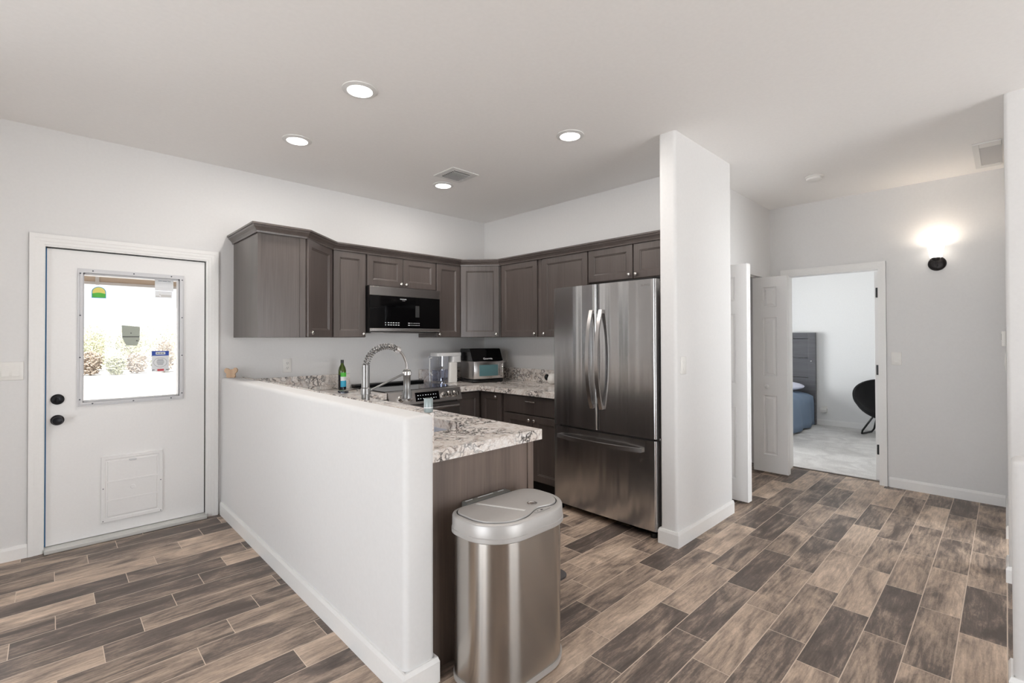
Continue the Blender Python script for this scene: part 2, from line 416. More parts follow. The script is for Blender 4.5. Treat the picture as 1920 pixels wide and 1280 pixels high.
    def build(s, name, mat, parent=None, world=True, smooth=False, wn=True):
        bm = s.bm
        if parent is not None and world:
            bm.transform(world_of(parent).inverted())
        bmesh.ops.remove_doubles(bm, verts=bm.verts, dist=1e-5)
        bmesh.ops.recalc_face_normals(bm, faces=bm.faces)
        me = bpy.data.meshes.new(name); bm.to_mesh(me); bm.free()
        me.materials.append(mat)
        if smooth:
            for p in me.polygons: p.use_smooth = True
            me.set_sharp_from_angle(angle=math.radians(smooth if smooth > 1 else 40))
        o = bpy.data.objects.new(name, me); COL.objects.link(o)
        if parent is not None:
            o.parent = parent; WM[o.name] = world_of(parent).copy()
        else: WM[o.name] = Matrix.Identity(4)
        return o
def tag(o, label=None, cat=None, group=None, kind=None):
    if label: o['label'] = label
    if cat: o['category'] = cat
    if group: o['group'] = group
    if kind: o['kind'] = kind
    return o
def thing(name, label, cat, loc=(0, 0, 0), rz=0, group=None):
    o = bpy.data.objects.new(name, None); COL.objects.link(o); o.empty_display_size = .05
    o.location = loc; o.rotation_euler = (0, 0, rz)
    WM[o.name] = Matrix.Translation(loc) @ Matrix.Rotation(rz, 4, 'Z')
    return tag(o, label, cat, group)
def struct(mb, name, mat, parent=None, **k):
    o = mb.build(name, mat, parent, **k)
    if parent is None: o['kind'] = 'structure'
    return o
def sgroup(name, loc=(0, 0, 0), rz=0):
    o = bpy.data.objects.new(name, None); COL.objects.link(o); o.empty_display_size = .05; o.location = loc; o.rotation_euler = (0, 0, rz)
    WM[o.name] = Matrix.Translation(loc) @ Matrix.Rotation(rz, 4, 'Z'); o['kind'] = 'structure'; return o
def text(name, body, size, mat, parent, loc, rot, depth=.0006, align='CENTER', xs=1.0):
    cu = bpy.data.curves.new(name, 'FONT'); cu.body = body; cu.size = size; cu.extrude = depth; cu.align_x = align; cu.align_y = 'CENTER'
    t = bpy.data.objects.new(name, cu); COL.objects.link(t)
    dg = bpy.context.evaluated_depsgraph_get(); me = bpy.data.meshes.new_from_object(t.evaluated_get(dg))
    bpy.data.objects.remove(t)
    R_ = Matrix.Translation(loc) @ rot @ Matrix.Diagonal((xs, 1, 1, 1))
    me.transform(world_of(parent).inverted() @ R_)
    me.materials.clear(); me.materials.append(mat)
    o = bpy.data.objects.new(name, me); COL.objects.link(o); o.parent = parent; WM[o.name] = world_of(parent).copy()
    return o
FACE_S = Matrix.Rotation(PI/2, 4, 'X')                                   # faces -Y
FACE_W = Matrix.Rotation(-PI/2, 4, 'Z') @ Matrix.Rotation(PI/2, 4, 'X')  # faces -X
def rrect(x0, x1, y0, y1, r, n=6):
    # r = radius or four radii (x0y0, x1y0, x1y1, x0y1)
    r = (r,)*4 if not isinstance(r, (tuple, list)) else r
    P = []
    for (cx, cy, a0, q) in ((x0, y0, PI, 0), (x1, y0, 1.5*PI, 1), (x1, y1, 0, 2), (x0, y1, .5*PI, 3)):
        sx = 1 if q in (0, 3) else -1; sy = 1 if q in (0, 1) else -1
        for i in range(n+1):
            a = a0+PI/2*i/n; P.append((cx+sx*r[q]+r[q]*math.cos(a), cy+sy*r[q]+r[q]*math.sin(a)))
    return P

# ------------------------------------------------------------------ setting
YD, XF, XH, C = 4.316, 3.72, 5.558, 2.743
vert_edge = lambda e: abs(e.verts[0].co.z-e.verts[1].co.z) > .2
# floors, ceiling
struct(MB().box(-3.2, 5.70, -4.0, YD+.12, -.06, 0), 'floor', M['floor'])
struct(MB().box(5.70, 8.76, .2, 4.30, -.06, .004), 'floor_bedroom', M['carpet'])
struct(MB().box(-3.35, 8.9, -4.15, YD+.15, C, C+.1), 'ceiling', M['ceil'])
# wall with the outside door (and a window out of frame further left)
b = MB()
DX0, DX1, DZ = -.045, .895, 2.0
for x0, x1, z0, z1 in ((-3.35, -1.05, 0, C), (-1.05, -.30, 0, .6), (-1.05, -.30, 2.03, C), (-.30, DX0, 0, C), (DX0, DX1, DZ, C), (DX1, 3.87, 0, C)):
    b.box(x0, x1, YD, YD+.12, z0, z1)
struct(b, 'wall_left', M['wall'])
# wall behind the cabinets and refrigerator
struct(MB().box(XF, XF+.12, 1.63, YD, 0, C), 'wall_back', M['wall'])
# short fin wall between kitchen and hallway (rounded corners)
struct(MB().box(2.955, 3.85, 1.505, 1.625, 0, C, bev=.022, seg=5, sel=lambda e: vert_edge(e) and e.verts[0].co.x < 3), 'wall_fin', M['wall'], smooth=30)
# hallway left wall with the closet opening, closet shell behind it
b = MB(); b.box(3.842, 4.06, 1.755, 1.87, 0, C); b.box(4.06, 5.36, 1.755, 1.87, 2.0, C); b.box(5.36, XH, 1.755, 1.87, 0, C)
struct(b, 'wall_hall_left', M['wall'])
b = MB(); b.box(3.842, XH, 2.5, 2.6, 0, C)
struct(b, 'wall_closet', M['wall'])
# hallway end wall with the bedroom doorway
b = MB(); b.box(XH, XH+.12, -.12, .813, 0, C); b.box(XH, XH+.12, .813, 1.60, 2.025, C); b.box(XH, XH+.12, 1.60, 4.4, 0, C)
struct(b, 'wall_hall_end', M['wall'])
# hallway right wall with an added unseen doorway, and the wall face beside it
b = MB(); b.box(3.86, 4.06, -.12, 0, 0, C, bev=.018, seg=4, sel=lambda e: vert_edge(e) and e.verts[0].co.x < 4 and e.verts[0].co.y > -.01); b.box(4.06, 4.68, -.12, 0, 2.05, C); b.box(4.68, XH, -.12, 0, 0, C)
struct(b, 'wall_hall_right', M['wall'], smooth=30)
struct(MB().box(3.86, 3.98, -4.0, -.12, 0, C), 'wall_right', M['wall'])
b = MB(); b.box(3.98, 5.2, -1.72, -1.6, 0, .9); b.box(3.98, 5.2, -1.72, -1.6, 2.05, C); b.box(3.98, 4.1, -1.72, -1.6, .9, 2.05); b.box(5.08, 5.2, -1.72, -1.6, .9, 2.05); b.box(5.08, 5.2, -1.6, -.12, 0, C)  # made-up side room, unseen, lets extra daylight into the hall
struct(b, 'wall_added_room', M['wall'])
# half walls
rnd = lambda e: max(e.verts[0].co.z, e.verts[1].co.z) > .8 and not (abs(e.verts[0].co.y-YD) < .01 and abs(e.verts[1].co.y-YD) < .01) or (vert_edge(e) and e.verts[0].co.y < 3)
struct(MB().box(.975, 1.115, 1.60, YD, 0, 1.07, bev=.024, seg=5, sel=lambda e: (vert_edge(e) and e.verts[0].co.y < 3) or (e.verts[0].co.z > 1 and e.verts[1].co.z > 1 and min(e.verts[0].co.y, e.verts[1].co.y) < 4)), 'wall_half', M['wall'], smooth=30)
struct(MB().box(2.62, 2.76, -1.6, -.008, 0, .905, bev=.022, seg=5, sel=lambda e: (vert_edge(e) and e.verts[0].co.y > -1) or (e.verts[0].co.z > .8 and e.verts[1].co.z > .8)), 'wall_half_right', M['wall'], smooth=30)
# unseen walls behind the camera; the patio glazing is added for daylight
b = MB(); b.box(-3.32, -3.2, -4.1, -1.4, 0, C); b.box(-3.32, -3.2, 2.6, YD, 0, C); b.box(-3.32, -3.2, -1.4, 2.6, 2.12, C)
struct(b, 'wall_near', M['wall'])
b = MB(); b.box(-3.32, .75, -4.12, -4.0, 0, C); b.box(3.65, 3.98, -4.12, -4.0, 0, C); b.box(.75, 3.65, -4.12, -4.0, 2.1, C)
struct(b, 'wall_south', M['wall'])
def window(name, x0, x1, z0, z1, face, at):
    b = MB(); w = .05
    pc = [(x0, x0+w, z0, z1), (x1-w, x1, z0, z1), (x0, x1, z0, z0+w), (x0, x1, z1-w, z1), ((x0+x1)/2-w/2, (x0+x1)/2+w/2, z0, z1)]
    for a, c_, d, e in pc:
        if face == 'Y': b.box(a, c_, at-.02, at+.02, d, e)
        else: b.box(at-.02, at+.02, a, c_, d, e)
    o = struct(b, name, M['trim'])
    g = MB()
    if face == 'Y': g.box(x0, x1, at-.003, at+.003, z0, z1)
    else: g.box(at-.003, at+.003, x0, x1, z0, z1)
    g.build('glass', M['pane'], o)
window('window_1', -1.05, -.30, .6, 2.03, 'Y', YD+.06)
window('window_2', -1.4, 2.6, .0, 2.12, 'X', -3.26)  # unseen patio glazing, added as a light opening
window('window_added_room', 4.1, 5.08, .9, 2.05, 'Y', -1.66)  # unseen window of the added side room
window('window_3', .75, 3.65, .0, 2.1, 'Y', -4.06)
# bedroom shell
struct(MB().box(8.72, 8.84, .2, 4.4, 0, C), 'wall_bedroom_end', M['bedwall'])
struct(MB().box(XH+.12, 8.84, .08, .2, 0, C), 'wall_bedroom_right', M['bedwall'])
b = MB(); b.box(XH+.12, 6.2, 4.3, 4.4, 0, C); b.box(7.8, 8.84, 4.3, 4.4, 0, C); b.box(6.2, 7.8, 4.3, 4.4, 0, .75); b.box(6.2, 7.8, 4.3, 4.4, 2.05, C)
struct(b, 'wall_bedroom_left', M['bedwall'])
window('window_4', 6.2, 7.8, .75, 2.05, 'Y', 4.35)
# baseboards: profile (thickness, height) with an eased top
def offs(path, o):
    # path pushed sideways (to its right) with mitred corners
    P = [Vector(p) for p in path]; out = []
    for i, p in enumerate(P):
        ns = []
        if i > 0: d_ = (P[i]-P[i-1]).normalized(); ns.append(Vector((d_.y, -d_.x)))
        if i < len(P)-1: d_ = (P[i+1]-P[i]).normalized(); ns.append(Vector((d_.y, -d_.x)))
        if len(ns) == 1: out.append(p+ns[0]*o)
        else:
            m_ = (ns[0]+ns[1]).normalized(); out.append(p+m_*o/max(.3, m_.dot(ns[0])))
    return out
def baseboard(name, path, h=.09, t=.013):
    prof = [(-.0005, 0), (t, 0), (t, h-.018), (t*.55, h), (-.0005, h)]
    rows = [[(q.x, q.y, z) for q in offs(path, o)] for o, z in prof]
    return struct(MB().loft([[r[i] for r in rows] for i in range(len(path))]), name, M['trim'])
baseboard('baseboard_left', [(-3.2, YD), (-.097, YD)], h=.085)
baseboard('baseboard_half', [(.975, YD-.022), (.975, 1.6), (1.115, 1.6), (1.115, 1.65)], h=.1)
baseboard('baseboard_fin', [(3.012, 1.625), (2.955, 1.625), (2.955, 1.505), (3.85, 1.505), (3.85, 1.754)], h=.1)
baseboard('baseboard_hall_end', [(XH, .758), (XH, .014)])
baseboard('baseboard_hall_right', [(4.06, 0), (3.86, 0), (3.86, -4)])
baseboard('baseboard_hall_far', [(XH, 0), (4.68, 0)])
baseboard('baseboard_half_right', [(2.76, -1.6), (2.76, -.008), (2.62, -.008), (2.62, -1.6)])
baseboard('baseboard_bedroom', [(8.72, 4.3), (8.72, .2), (XH+.12, .2)])
# casing and jambs of the outside door
def casing(name, a0, a1, top, plane, axis, w=.062, t=.016, sign=-1):
    # inner edges a0..a1, top; boards with a stepped face
    b = MB()
    for d0, d1, tt in ((0, w, t*.6), (w*.30, w*.62, t*.8), (w*.62, w, t)):
        for q in ((a0-d1, a0-d0, 0, top+d1), (a1+d0, a1+d1, 0, top+d1), (a0-d0, a1+d0, top+d0, top+d1)):
            p0, p1 = sorted((plane, plane+sign*tt))
            if axis == 'Y': b.box(q[0], q[1], p0, p1, q[2], q[3])
            else: b.box(p0, p1, q[0], q[1], q[2], q[3])
    return struct(b, name, M['trim'])
casing('trim_1', -.028, .884, 1.988, YD, 'Y', w=.068)
b = MB(); b.box(DX0, -.022, YD-.004, YD+.12, 0, 1.978); b.box(.872, DX1, YD-.004, YD+.12, 0, 1.978); b.box(DX0, DX1, YD-.004, YD+.12, 1.978, 2.0)
b.box(-.03, .0, YD+.07, YD+.085, .03, 1.99); b.box(.850, .88, YD+.07, YD+.085, .03, 1.99); b.box(-.03, .88, YD+.07, YD+.085, 1.955, 1.99)
struct(b, 'trim_2', M['trim'])
struct(MB().box(-.022, .872, YD-.055, YD+.12, 0, .028, bev=.006), 'trim_3', flat('pale_aluminium_sill', (212, 212, 208), .35, metal=.3))
# casing of the bedroom doorway, jamb with hinges
casing('trim_4', .830, 1.592, 2.018, XH, 'X', w=.06)
b = MB(); b.box(XH-.003, XH+.125, .813, .830, 0, 2.008); b.box(XH-.003, XH+.125, 1.583, 1.60, 0, 2.008); b.box(XH-.003, XH+.125, .813, 1.60, 2.008, 2.025)
b.box(XH+.02, XH+.05, .830, .834, 0, 2.0); b.box(XH+.02, XH+.05, 1.579, 1.583, 0, 2.0)
struct(b, 'trim_5', M['trim'])
# bedroom door, swung open into the bedroom, seen from its hinged edge
bd = sgroup('door_4', (5.70, .86, .012))
b = MB(); b.slab(0, .735, .012, 1.998, 0, .035, panels=[(.10, .635, .2, .82), (.10, .635, 1.0, 1.86)], rings=((0, 0), (.007, .008), (.016, .008), (.034, .002)), ch=.002)
b.bm.transform(Matrix.Translation((5.698, .879, 0)) @ Matrix.Rotation(0, 4, 'Z') @ Matrix.Diagonal((1, -1, 1, 1))); lf = b.build('leaf', M['door'], bd)
for hz in (1.80, 1.06, .30):
    h = MB(); h.box(5.689, 5.6978, .845, .868, hz-.047, hz+.047, bev=.003); h.lathe([(.007, -.05), (.007, .05)], (5.690, .842, hz), n=10)
    tag(h.build('hinge', M['black'], bd), 'black hinge leaf')
MB().lathe([(.03, 0), (.03, .006), (.012, .012), (.012, .03), (.026, .04), (.027, .055), (.012, .062)], (6.37, .8795, .95), 'Y', n=20).build('knob', M['darkhw'], bd, smooth=40)
# carpet-to-tile threshold
struct(MB().box(5.660, 5.690, .831, 1.583, 0, .008, bev=.003), 'trim_6', flat('grey_transition', (120, 112, 106), .6))

# outside door leaf
dr = sgroup('door_1', (-.018, YD+.022, .03))
YS = YD+.022
b = MB()
GX0, GX1, GZ0, GZ1 = .160, .702, .95, 1.825
for x0, x1, z0, z1 in ((-.015, GX0, .032, 1.970), (GX1, .865, .032, 1.970), (GX0, GX1, .032, GZ0), (GX0, GX1, GZ1, 1.970)):
    b.box(x0, x1, YS, YS+.045, z0, z1)
b.build('leaf', M['door'], dr)
b = MB()
for k, (w, t) in enumerate(((0, .010), (.012, .016))):
    X0, X1, Z0, Z1 = .133+w, .730-w*.7, .924+w, 1.853-w
    for x0, x1, z0, z1 in ((X0, GX0, Z0, Z1), (GX1, X1, Z0, Z1), (GX0, GX1, Z0, GZ0), (GX0, GX1, GZ1, Z1)):
        if x1 > x0 and z1 > z0: b.box(x0, x1, YS-t, YS, z0, z1)
# inner return of the frame
for x0, x1, z0, z1 in ((GX0, GX0+.006, GZ0, GZ1), (GX1-.006, GX1, GZ0, GZ1), (GX0, GX1, GZ0, GZ0+.006), (GX0, GX1, GZ1-.012, GZ1)):
    b.box(x0, x1, YS, YS+.085, z0, z1)
MB().box(-.021, -.0155, YS+.004, YS+.04, .03, 1.975).build('edge_seal', M['bluetape'], dr)
w_ = MB(); w_.box(-.021, .871, YS+.004, YS+.04, 1.9705, 1.9775); w_.box(.8655, .8715, YS+.004, YS+.04, .03, 1.9705); w_.build('edge_seal', M['black'], dr)
wf = b.build('window_frame', M['greytrim'], dr)
for k in range(4):
    for x in (.146, .717):
        MB().lathe([(.0045, 0), (.0045, .003), (.002, .005)], (x, YS-.015, .97+k*.283), '-Y', n=10).build('screw', M['ink'], wf)
for x in (.21, .43, .65):
    for z in (.938, 1.84):
        MB().lathe([(.0045, 0), (.0045, .003), (.002, .005)], (x, YS-.015, z), '-Y', n=10).build('screw', M['ink'], wf)
MB().box(GX0, GX1, YS+.026, YS+.030, GZ0, GZ1).build('glass', M['pane'], dr)
for nm, z, lab, kn in (('deadbolt', .981, 'black deadbolt turn plate', 0), ('door_knob', .845, 'black round door knob', 1)):
    b = MB()
    if kn: b.lathe([(.034, 0), (.034, .006), (.028, .012), (.012, .016), (.012, .03), (.024, .036), (.028, .048), (.024, .058), (.01, .062)], (.038, YS, z), '-Y', n=28)
    else:
        b.lathe([(.034, 0), (.034, .008), (.027, .016), (.024, .018)], (.038, YS, z), '-Y', n=28); b.box(.033, .043, YS-.036, YS-.017, z-.014, z+.014, bev=.004)
    tag(b.build(nm, M['darkhw'], dr, smooth=40), lab)
b = MB(); b.slab(.257, .601, .112, .562, YS-.014, YS, panels=[(.277, .581, .134, .542)], rings=((0, 0), (.004, .004), (.012, .004), (.016, .0)))
for z in (.25, .38): b.box(.282, .576, YS-.0155, YS-.013, z, z+.012, bev=.001)
b.lathe([(.016, 0), (.016, .002), (.012, .003)], (.429, YS-.013, .33), '-Y', n=20)
pd = b.build('pet_door', M['door'], dr)
b = MB(); b.box(.408, .450, YS-.024, YS-.014, .518, .530, bev=.003); b.build('latch', M['greytrim'], pd)
for q in ((.268, .122), (.590, .122), (.268, .345), (.590, .345)):
    MB().lathe([(.0035, 0), (.003, .003)], (q[0], YS-.014, q[1]), '-Y', n=8).build('screw', M['ink'], pd)

# stickers on the door glass
YG = YS+.0255
def plate(b, x0, x1, z0, z1, y, t=.0006): return b.box(x0, x1, y-t, y, z0, z1)
s = thing('sticker', 'small arched sticker of yellow sky over a green band, upper left of door glass', 'sticker', (.243, YG, 1.66))
arc = lambda cx, cz, r, z0: [(cx+r*math.cos(a), YG, cz+r*math.sin(a)) for a in [PI*i/16 for i in range(17)]] + [(cx-r, YG, z0), (cx+r, YG, z0)]
MB().extrude(arc(.243, 1.70, .038, 1.66), (0, -.0006, 0)).build('border', M['teal'], s)
MB().extrude([(x, YG-.0006, z) for x, _, z in arc(.243, 1.70, .034, 1.685)], (0, -.0005, 0)).build('yellow_sky', M['yellow'], s)
MB().extrude([(.209+.0685*i/12, YG-.0011, 1.69+.007*math.sin(PI*i/12)) for i in range(13)][::-1]+[(.209, YG-.0011, 1.664), (.2775, YG-.0011, 1.664)], (0, -.0004, 0)).build('green_band', M['green'], s)
s = thing('sticker', 'grey-white square sticker, upper right corner of door glass', 'sticker', (.616, YG, 1.735))
plate(MB(), .556, .668, 1.735, 1.815, YG).build('paper', M['paper'], s)
b = MB()
for k, (x0, x1) in enumerate(((.575, .598), (.601, .630), (.633, .652))): plate(b, x0, x1, 1.804, 1.807, YG-.0006, .0003)
b.build('print', M['ink'], s)
s = thing('sticker', 'narrow pale slip below the square sticker on door glass', 'sticker', (.608, YG, 1.68))
plate(MB(), .558, .660, 1.682, 1.730, YG).build('paper', M['paper'], s)
b = MB(); plate(b, .562, .584, 1.688, 1.695, YG-.0006, .0003); plate(b, .592, .655, 1.688, 1.704, YG-.0006, .0003); plate(b, .582, .590, 1.704, 1.709, YG-.0006, .0003)
b.build('print', M['silver'], s)
s = thing('sensor_pouch', 'grey-green tapered plastic pouch stuck at middle of door glass', 'holder', (.418, YG, 1.33))
MB().extrude([(.366, YG, 1.474), (.468, YG, 1.464), (.466, YG, 1.372), (.452, YG, 1.328), (.392, YG, 1.332), (.370, YG, 1.382)], (0, -.010, 0)).build('body', M['pouch'], s)
b = MB(); b.box(.371, .466, YG-.0115, YG-.010, 1.388, 1.396); b.box(.414, .421, YG-.0115, YG-.010, 1.414, 1.422); b.box(.447, .456, YG-.0115, YG-.010, 1.360, 1.368)
b.build('print', M['pouchdark'], s)
s = thing('notice_sticker', 'white notice with blue header and red foot, lower right of door glass', 'sticker', (.590, YG, 1.135))
plate(MB(), .538, .642, 1.135, 1.287, YG).build('paper', M['paper'], s)
plate(MB(), .538, .642, 1.252, 1.287, YG-.0006, .0004).build('header', M['blue'], s)
b = MB(); plate(b, .562, .620, 1.261, 1.280, YG-.001, .0004); b.build('header_box', M['paper'], s)
b = MB(); b.tube([(.590+.040*math.cos(2*PI*i/28), YG-.0008, 1.203+.034*math.sin(2*PI*i/28)) for i in range(28)], .0008, 6, True)
for k in range(6): plate(b, .590-.024+.003*abs(k-2.5), .590+.024-.003*abs(k-2.5), 1.184+k*.008, 1.1868+k*.008, YG-.0006, .0003)
for k in range(3): plate(b, .567+k*.016, .580+k*.016, 1.267, 1.274, YG-.0014, .0003)
for x in (.540, .624): plate(b, x, x+.016, 1.146, 1.151, YG-.0006, .0003)
b.build('print', M['ink'], s)
plate(MB(), .572, .612, 1.139, 1.154, YG-.0006, .0004).build('foot_mark', M['red'], s)

# bifold closet doors: each a folded pair of six-panel leaves standing out of the closet opening
def bifold(name, X, yb, yn, knob):
    g = sgroup(name, (X, yb, .02)); w = yb-yn
    for k in (0, 1):
        b = MB(); x0 = X+k*.041
        px0, px1 = .1, w-.095
        # leaf in local frame: x along -Y, facing -X
        z0, z1 = .02, 1.985
        pan = [(px0, px1, .175+.02, .79), (px0, px1, .985, 1.575), (px0, px1, 1.68, 1.88)]
        b.slab(0, w, z0, z1, 0, .035, panels=pan, rings=((0, 0), (.007, .010), (.016, .010), (.034, .002)), ch=.003)
        b.bm.transform(Matrix.Translation((x0, yb, 0)) @ Matrix.Rotation(-PI/2, 4, 'Z'))
        lf = b.build('leaf', M['door'], g)
        if k == 0 and knob:
            MB().lathe([(.009, 0), (.009, .012), (.018, .018), (.020, .028), (.012, .034)], (x0, yb-w*.43, .885), '-X', n=18).build('knob', M['door'], lf, smooth=40)
    return g
bifold('door_2', 5.205, 1.815, 1.495, True)
bifold('door_3', 4.115, 1.80, 1.478, False)
b = MB(); b.box(4.06, 5.36, 1.80, 1.825, 1.992, 2.0); struct(b, 'trim_7', M['whitemetal'])

# outdoors, seen through the door glass
struct(MB().box(-90, 90, -80, 130, -.25, -.15), 'ground_outside', M['sand'])
struct(MB().box(-1.2, 2.2, YD+.12, YD+.5, -.2, -.02), 'step_outside', M['sand'])
bm_ = thing('porch_beam', 'tan porch beam with grey lower edge seen high through door glass', 'beam', (.3, 6.5, -.15))
MB().box(-4.0, 4.6, 6.45, 6.55, 1.955, 2.02).build('beam', M['tanpaint'], bm_)
MB().box(-4.0, 4.6, 6.43, 6.45, 1.935, 1.962).build('edge_strip', M['grillegrey'], bm_)
MB().box(.33, .36, 6.42, 6.43, 1.93, 2.02).build('bracket', M['grillegrey'], bm_)
MB().box(-4.0, 4.6, YD+.13, 6.7, 2.10, 2.2).build('roof', M['tanpaint'], bm_)
for x in (-3.9, 4.5): MB().box(x-.05, x+.05, 6.45, 6.55, -.15, 1.955).build('post', M['tanpaint'], bm_)
def shrub(label, x, y, w, h, mat, n=900, seed=0):
    rg = random.Random(seed); t = thing('desert_shrub', label, 'shrub', (x, y, -.15))
    b = MB(); z0 = -.15
    for i in range(n):
        a = rg.uniform(0, 2*PI); q = rg.random()**.5; zz = rg.random()
        rad = w/2*q*(.45+.9*zz*(1.25-zz)); c = Vector((x+rad*math.cos(a), y+rad*math.sin(a), z0+h*(.08+.92*zz)*(1-.18*q)))
        L = rg.uniform(.04, .10); u = Vector((rg.uniform(-1, 1), rg.uniform(-1, 1), rg.uniform(-.3, 1))).normalized(); v = u.orthogonal().normalized()
        b.quad(c-u*L, c+v*L*.35, c+u*L, c-v*L*.35)
    b.build('foliage', mat, t)
    b = MB()
    for i in range(7):
        a = 2*PI*i/7+rg.random(); r = w*.36
        b.tube([(x, y, z0), (x+r*.4*math.cos(a), y+r*.4*math.sin(a), z0+h*.45), (x+r*math.cos(a), y+r*math.sin(a), z0+h*.85)], [.03, .02, .006], 5)
    b.build('stems', M['scrub2'], t)
SH = [('low dry twiggy shrub at the front left corner of the scrub', 1.25, 27, 1.0, 1.1, 'scrub2'), ('small pale shrub at the front, left of the grey pouch', 2.05, 26.6, .9, .9, 'scrub'),
      ('dry brown shrub at the front under the grey pouch', 2.82, 27.2, 1.1, 1.0, 'scrub2'), ('dark twiggy shrub at the front beside the blue-headed notice', 3.8, 27, 1.0, 1.6, 'scrub2'),
      ('small green shrub at the front right behind the notice', 5.0, 27, 1.0, 1.2, 'scrub'),
      ('rounded pale shrub in the second row at far left', 1.4, 30.5, 1.7, 1.6, 'scrub'), ('olive shrub in the second row left of the pouch', 2.85, 30.9, 1.4, 1.75, 'scrub'),
      ('pale shrub in the second row right of the pouch', 4.15, 31, 1.5, 1.6, 'scrub'), ('bushy shrub in the second row behind the notice', 5.75, 31, 1.5, 1.9, 'scrub'),
      ('broad green shrub in the third row at left', 1.9, 35.5, 2.0, 2.1, 'scrub'), ('broad green shrub in the third row behind the pouch', 3.5, 35.2, 2.1, 2.3, 'scrub'), ('tall loose shrub in the third row at right', 5.3, 35.6, 2.2, 2.3, 'scrub'),
      ('distant pale shrub on the skyline at left', 2.3, 44, 3.0, 2.7, 'scrub'), ('distant pale shrub on the skyline in the middle', 4.6, 44.4, 3.0, 2.9, 'scrub'), ('distant pale shrub on the skyline at right', 6.9, 44, 3.0, 3.0, 'scrub')]
for i, (lb, x, y, w, h, m_) in enumerate(SH): shrub(lb, x, y, w, h, M[m_], 1100, i)

# ------------------------------------------------------------------ cabinets
def knob(parent, x, z, y=-.02, mat=None):
    return tag(MB().lathe([(.006, 0), (.006, .008), (.014, .014), (.0155, .021), (.011, .027), (.003, .029)], (x, y, z), '-Y', n=18).build('knob', M['chrome'], parent, world=False, smooth=40), 'brushed nickel knob')
def shaker(parent, x0, x1, z0, z1, kn=None, kname='door', fr=.055):
    d = MB().slab(x0, x1, z0, z1, -.02, -.001, panels=[(x0+fr, x1-fr, z0+fr, z1-fr)], rings=((0, 0), (.003, .0035), (.010, .006), (.013, .010))).build(kname, M['cab'], parent, world=False)
    if kn: knob(d, *kn)
    return d
def cabinet(label, loc, rz, w, d, z0, z1, doors, name='upper_cabinet', cat='cabinet', group=None):
    t = thing(name, label, cat, loc, rz, group)
    MB().box(0, w, 0, d, z0, z1, bev=.0015, seg=1).build('body', M['cab'], t, world=False)
    for q in doors: shaker(t, *q)
    return t
ZB, ZT = 1.385, 2.14
# door-wall run
t = thing('upper_cabinet', 'angled end wall cabinet above the half wall, with plain side panels', 'cabinet', (1.06, YD, 0))
MB().prism([(1.06, YD-.002), (1.06, 3.70), (1.393, 3.70), (1.722, 4.008), (1.722, YD-.002)], ZB, ZT, bev=.0015, seg=1).build('body', M['cab'], t)
MB().box(1.352, 1.394, 3.694, 3.6995, ZB, ZT).build('stile', M['cab'], t)
MB().box(1.060, 1.078, 3.694, 3.6995, ZB, ZT).build('stile', M['cab'], t)
L1 = math.hypot(1.722-1.393, .308); a1 = math.atan2(.308, .329)
b = MB().slab(.012, L1-.010, ZB+.004, ZT-.004, -.02, -.001, panels=[(.067, L1-.065, ZB+.06, ZT-.06)], rings=((0, 0), (.003, .0035), (.010, .006), (.013, .010)))
b.bm.transform(Matrix.Translation((1.393, 3.70, 0)) @ Matrix.Rotation(a1, 4, 'Z')); d = b.build('door', M['cab'], t)
b = MB().lathe([(.006, 0), (.006, .008), (.014, .014), (.0155, .021), (.011, .027), (.003, .029)], (.045, -.02, ZB+.035), '-Y', n=18)
b.bm.transform(Matrix.Translation((1.393, 3.70, 0)) @ Matrix.Rotation(a1, 4, 'Z')); tag(b.build('knob', M['chrome'], d, smooth=40), 'brushed nickel knob')

cabinet('single-door wall cabinet left of the microwave', (1.727, 4.008, 0), 0, .310, .306, ZB, ZT, [(.012, .307, ZB+.003, ZT-.006, (.283, ZB+.032))])
cabinet('short two-door wall cabinet above the microwave', (2.039, 4.008, 0), 0, .758, .306, 1.852, ZT, [(.012, .377, 1.856, ZT-.006, (.352, 1.887)), (.381, .753, 1.856, ZT-.006, (.407, 1.887))])
cabinet('narrow wall cabinet right of the microwave', (2.799, 4.008, 0), 0, .308, .306, ZB, ZT, [(.006, .302, ZB+.003, ZT-.006, (.030, ZB+.032))])
t = thing('upper_cabinet', 'diagonal corner wall cabinet above the air fryer', 'cabinet', (3.11, YD, 0))
MB().prism([(3.109, YD-.002), (3.109, 4.006), (3.405, 3.692), (XF-.002, 3.692), (XF-.002, YD-.002)], ZB, ZT, bev=.0015, seg=1).build('body', M['cab'], t)
L2 = math.hypot(.296, .314); a2 = math.atan2(-.314, .296); TM = Matrix.Translation((3.109, 4.006, 0)) @ Matrix.Rotation(a2, 4, 'Z')
b = MB().slab(.014, L2-.014, ZB+.003, ZT-.006, -.02, -.001, panels=[(.069, L2-.069, ZB+.058, ZT-.061)], rings=((0, 0), (.003, .0035), (.010, .006), (.013, .010)))
b.bm.transform(TM); d = b.build('door', M['cab'], t)
b = MB().lathe([(.006, 0), (.006, .008), (.014, .014), (.0155, .021), (.011, .027), (.003, .029)], (L2-.045, -.02, ZB+.032), '-Y', n=18); b.bm.transform(TM)
tag(b.build('knob', M['chrome'], d, smooth=40), 'brushed nickel knob')
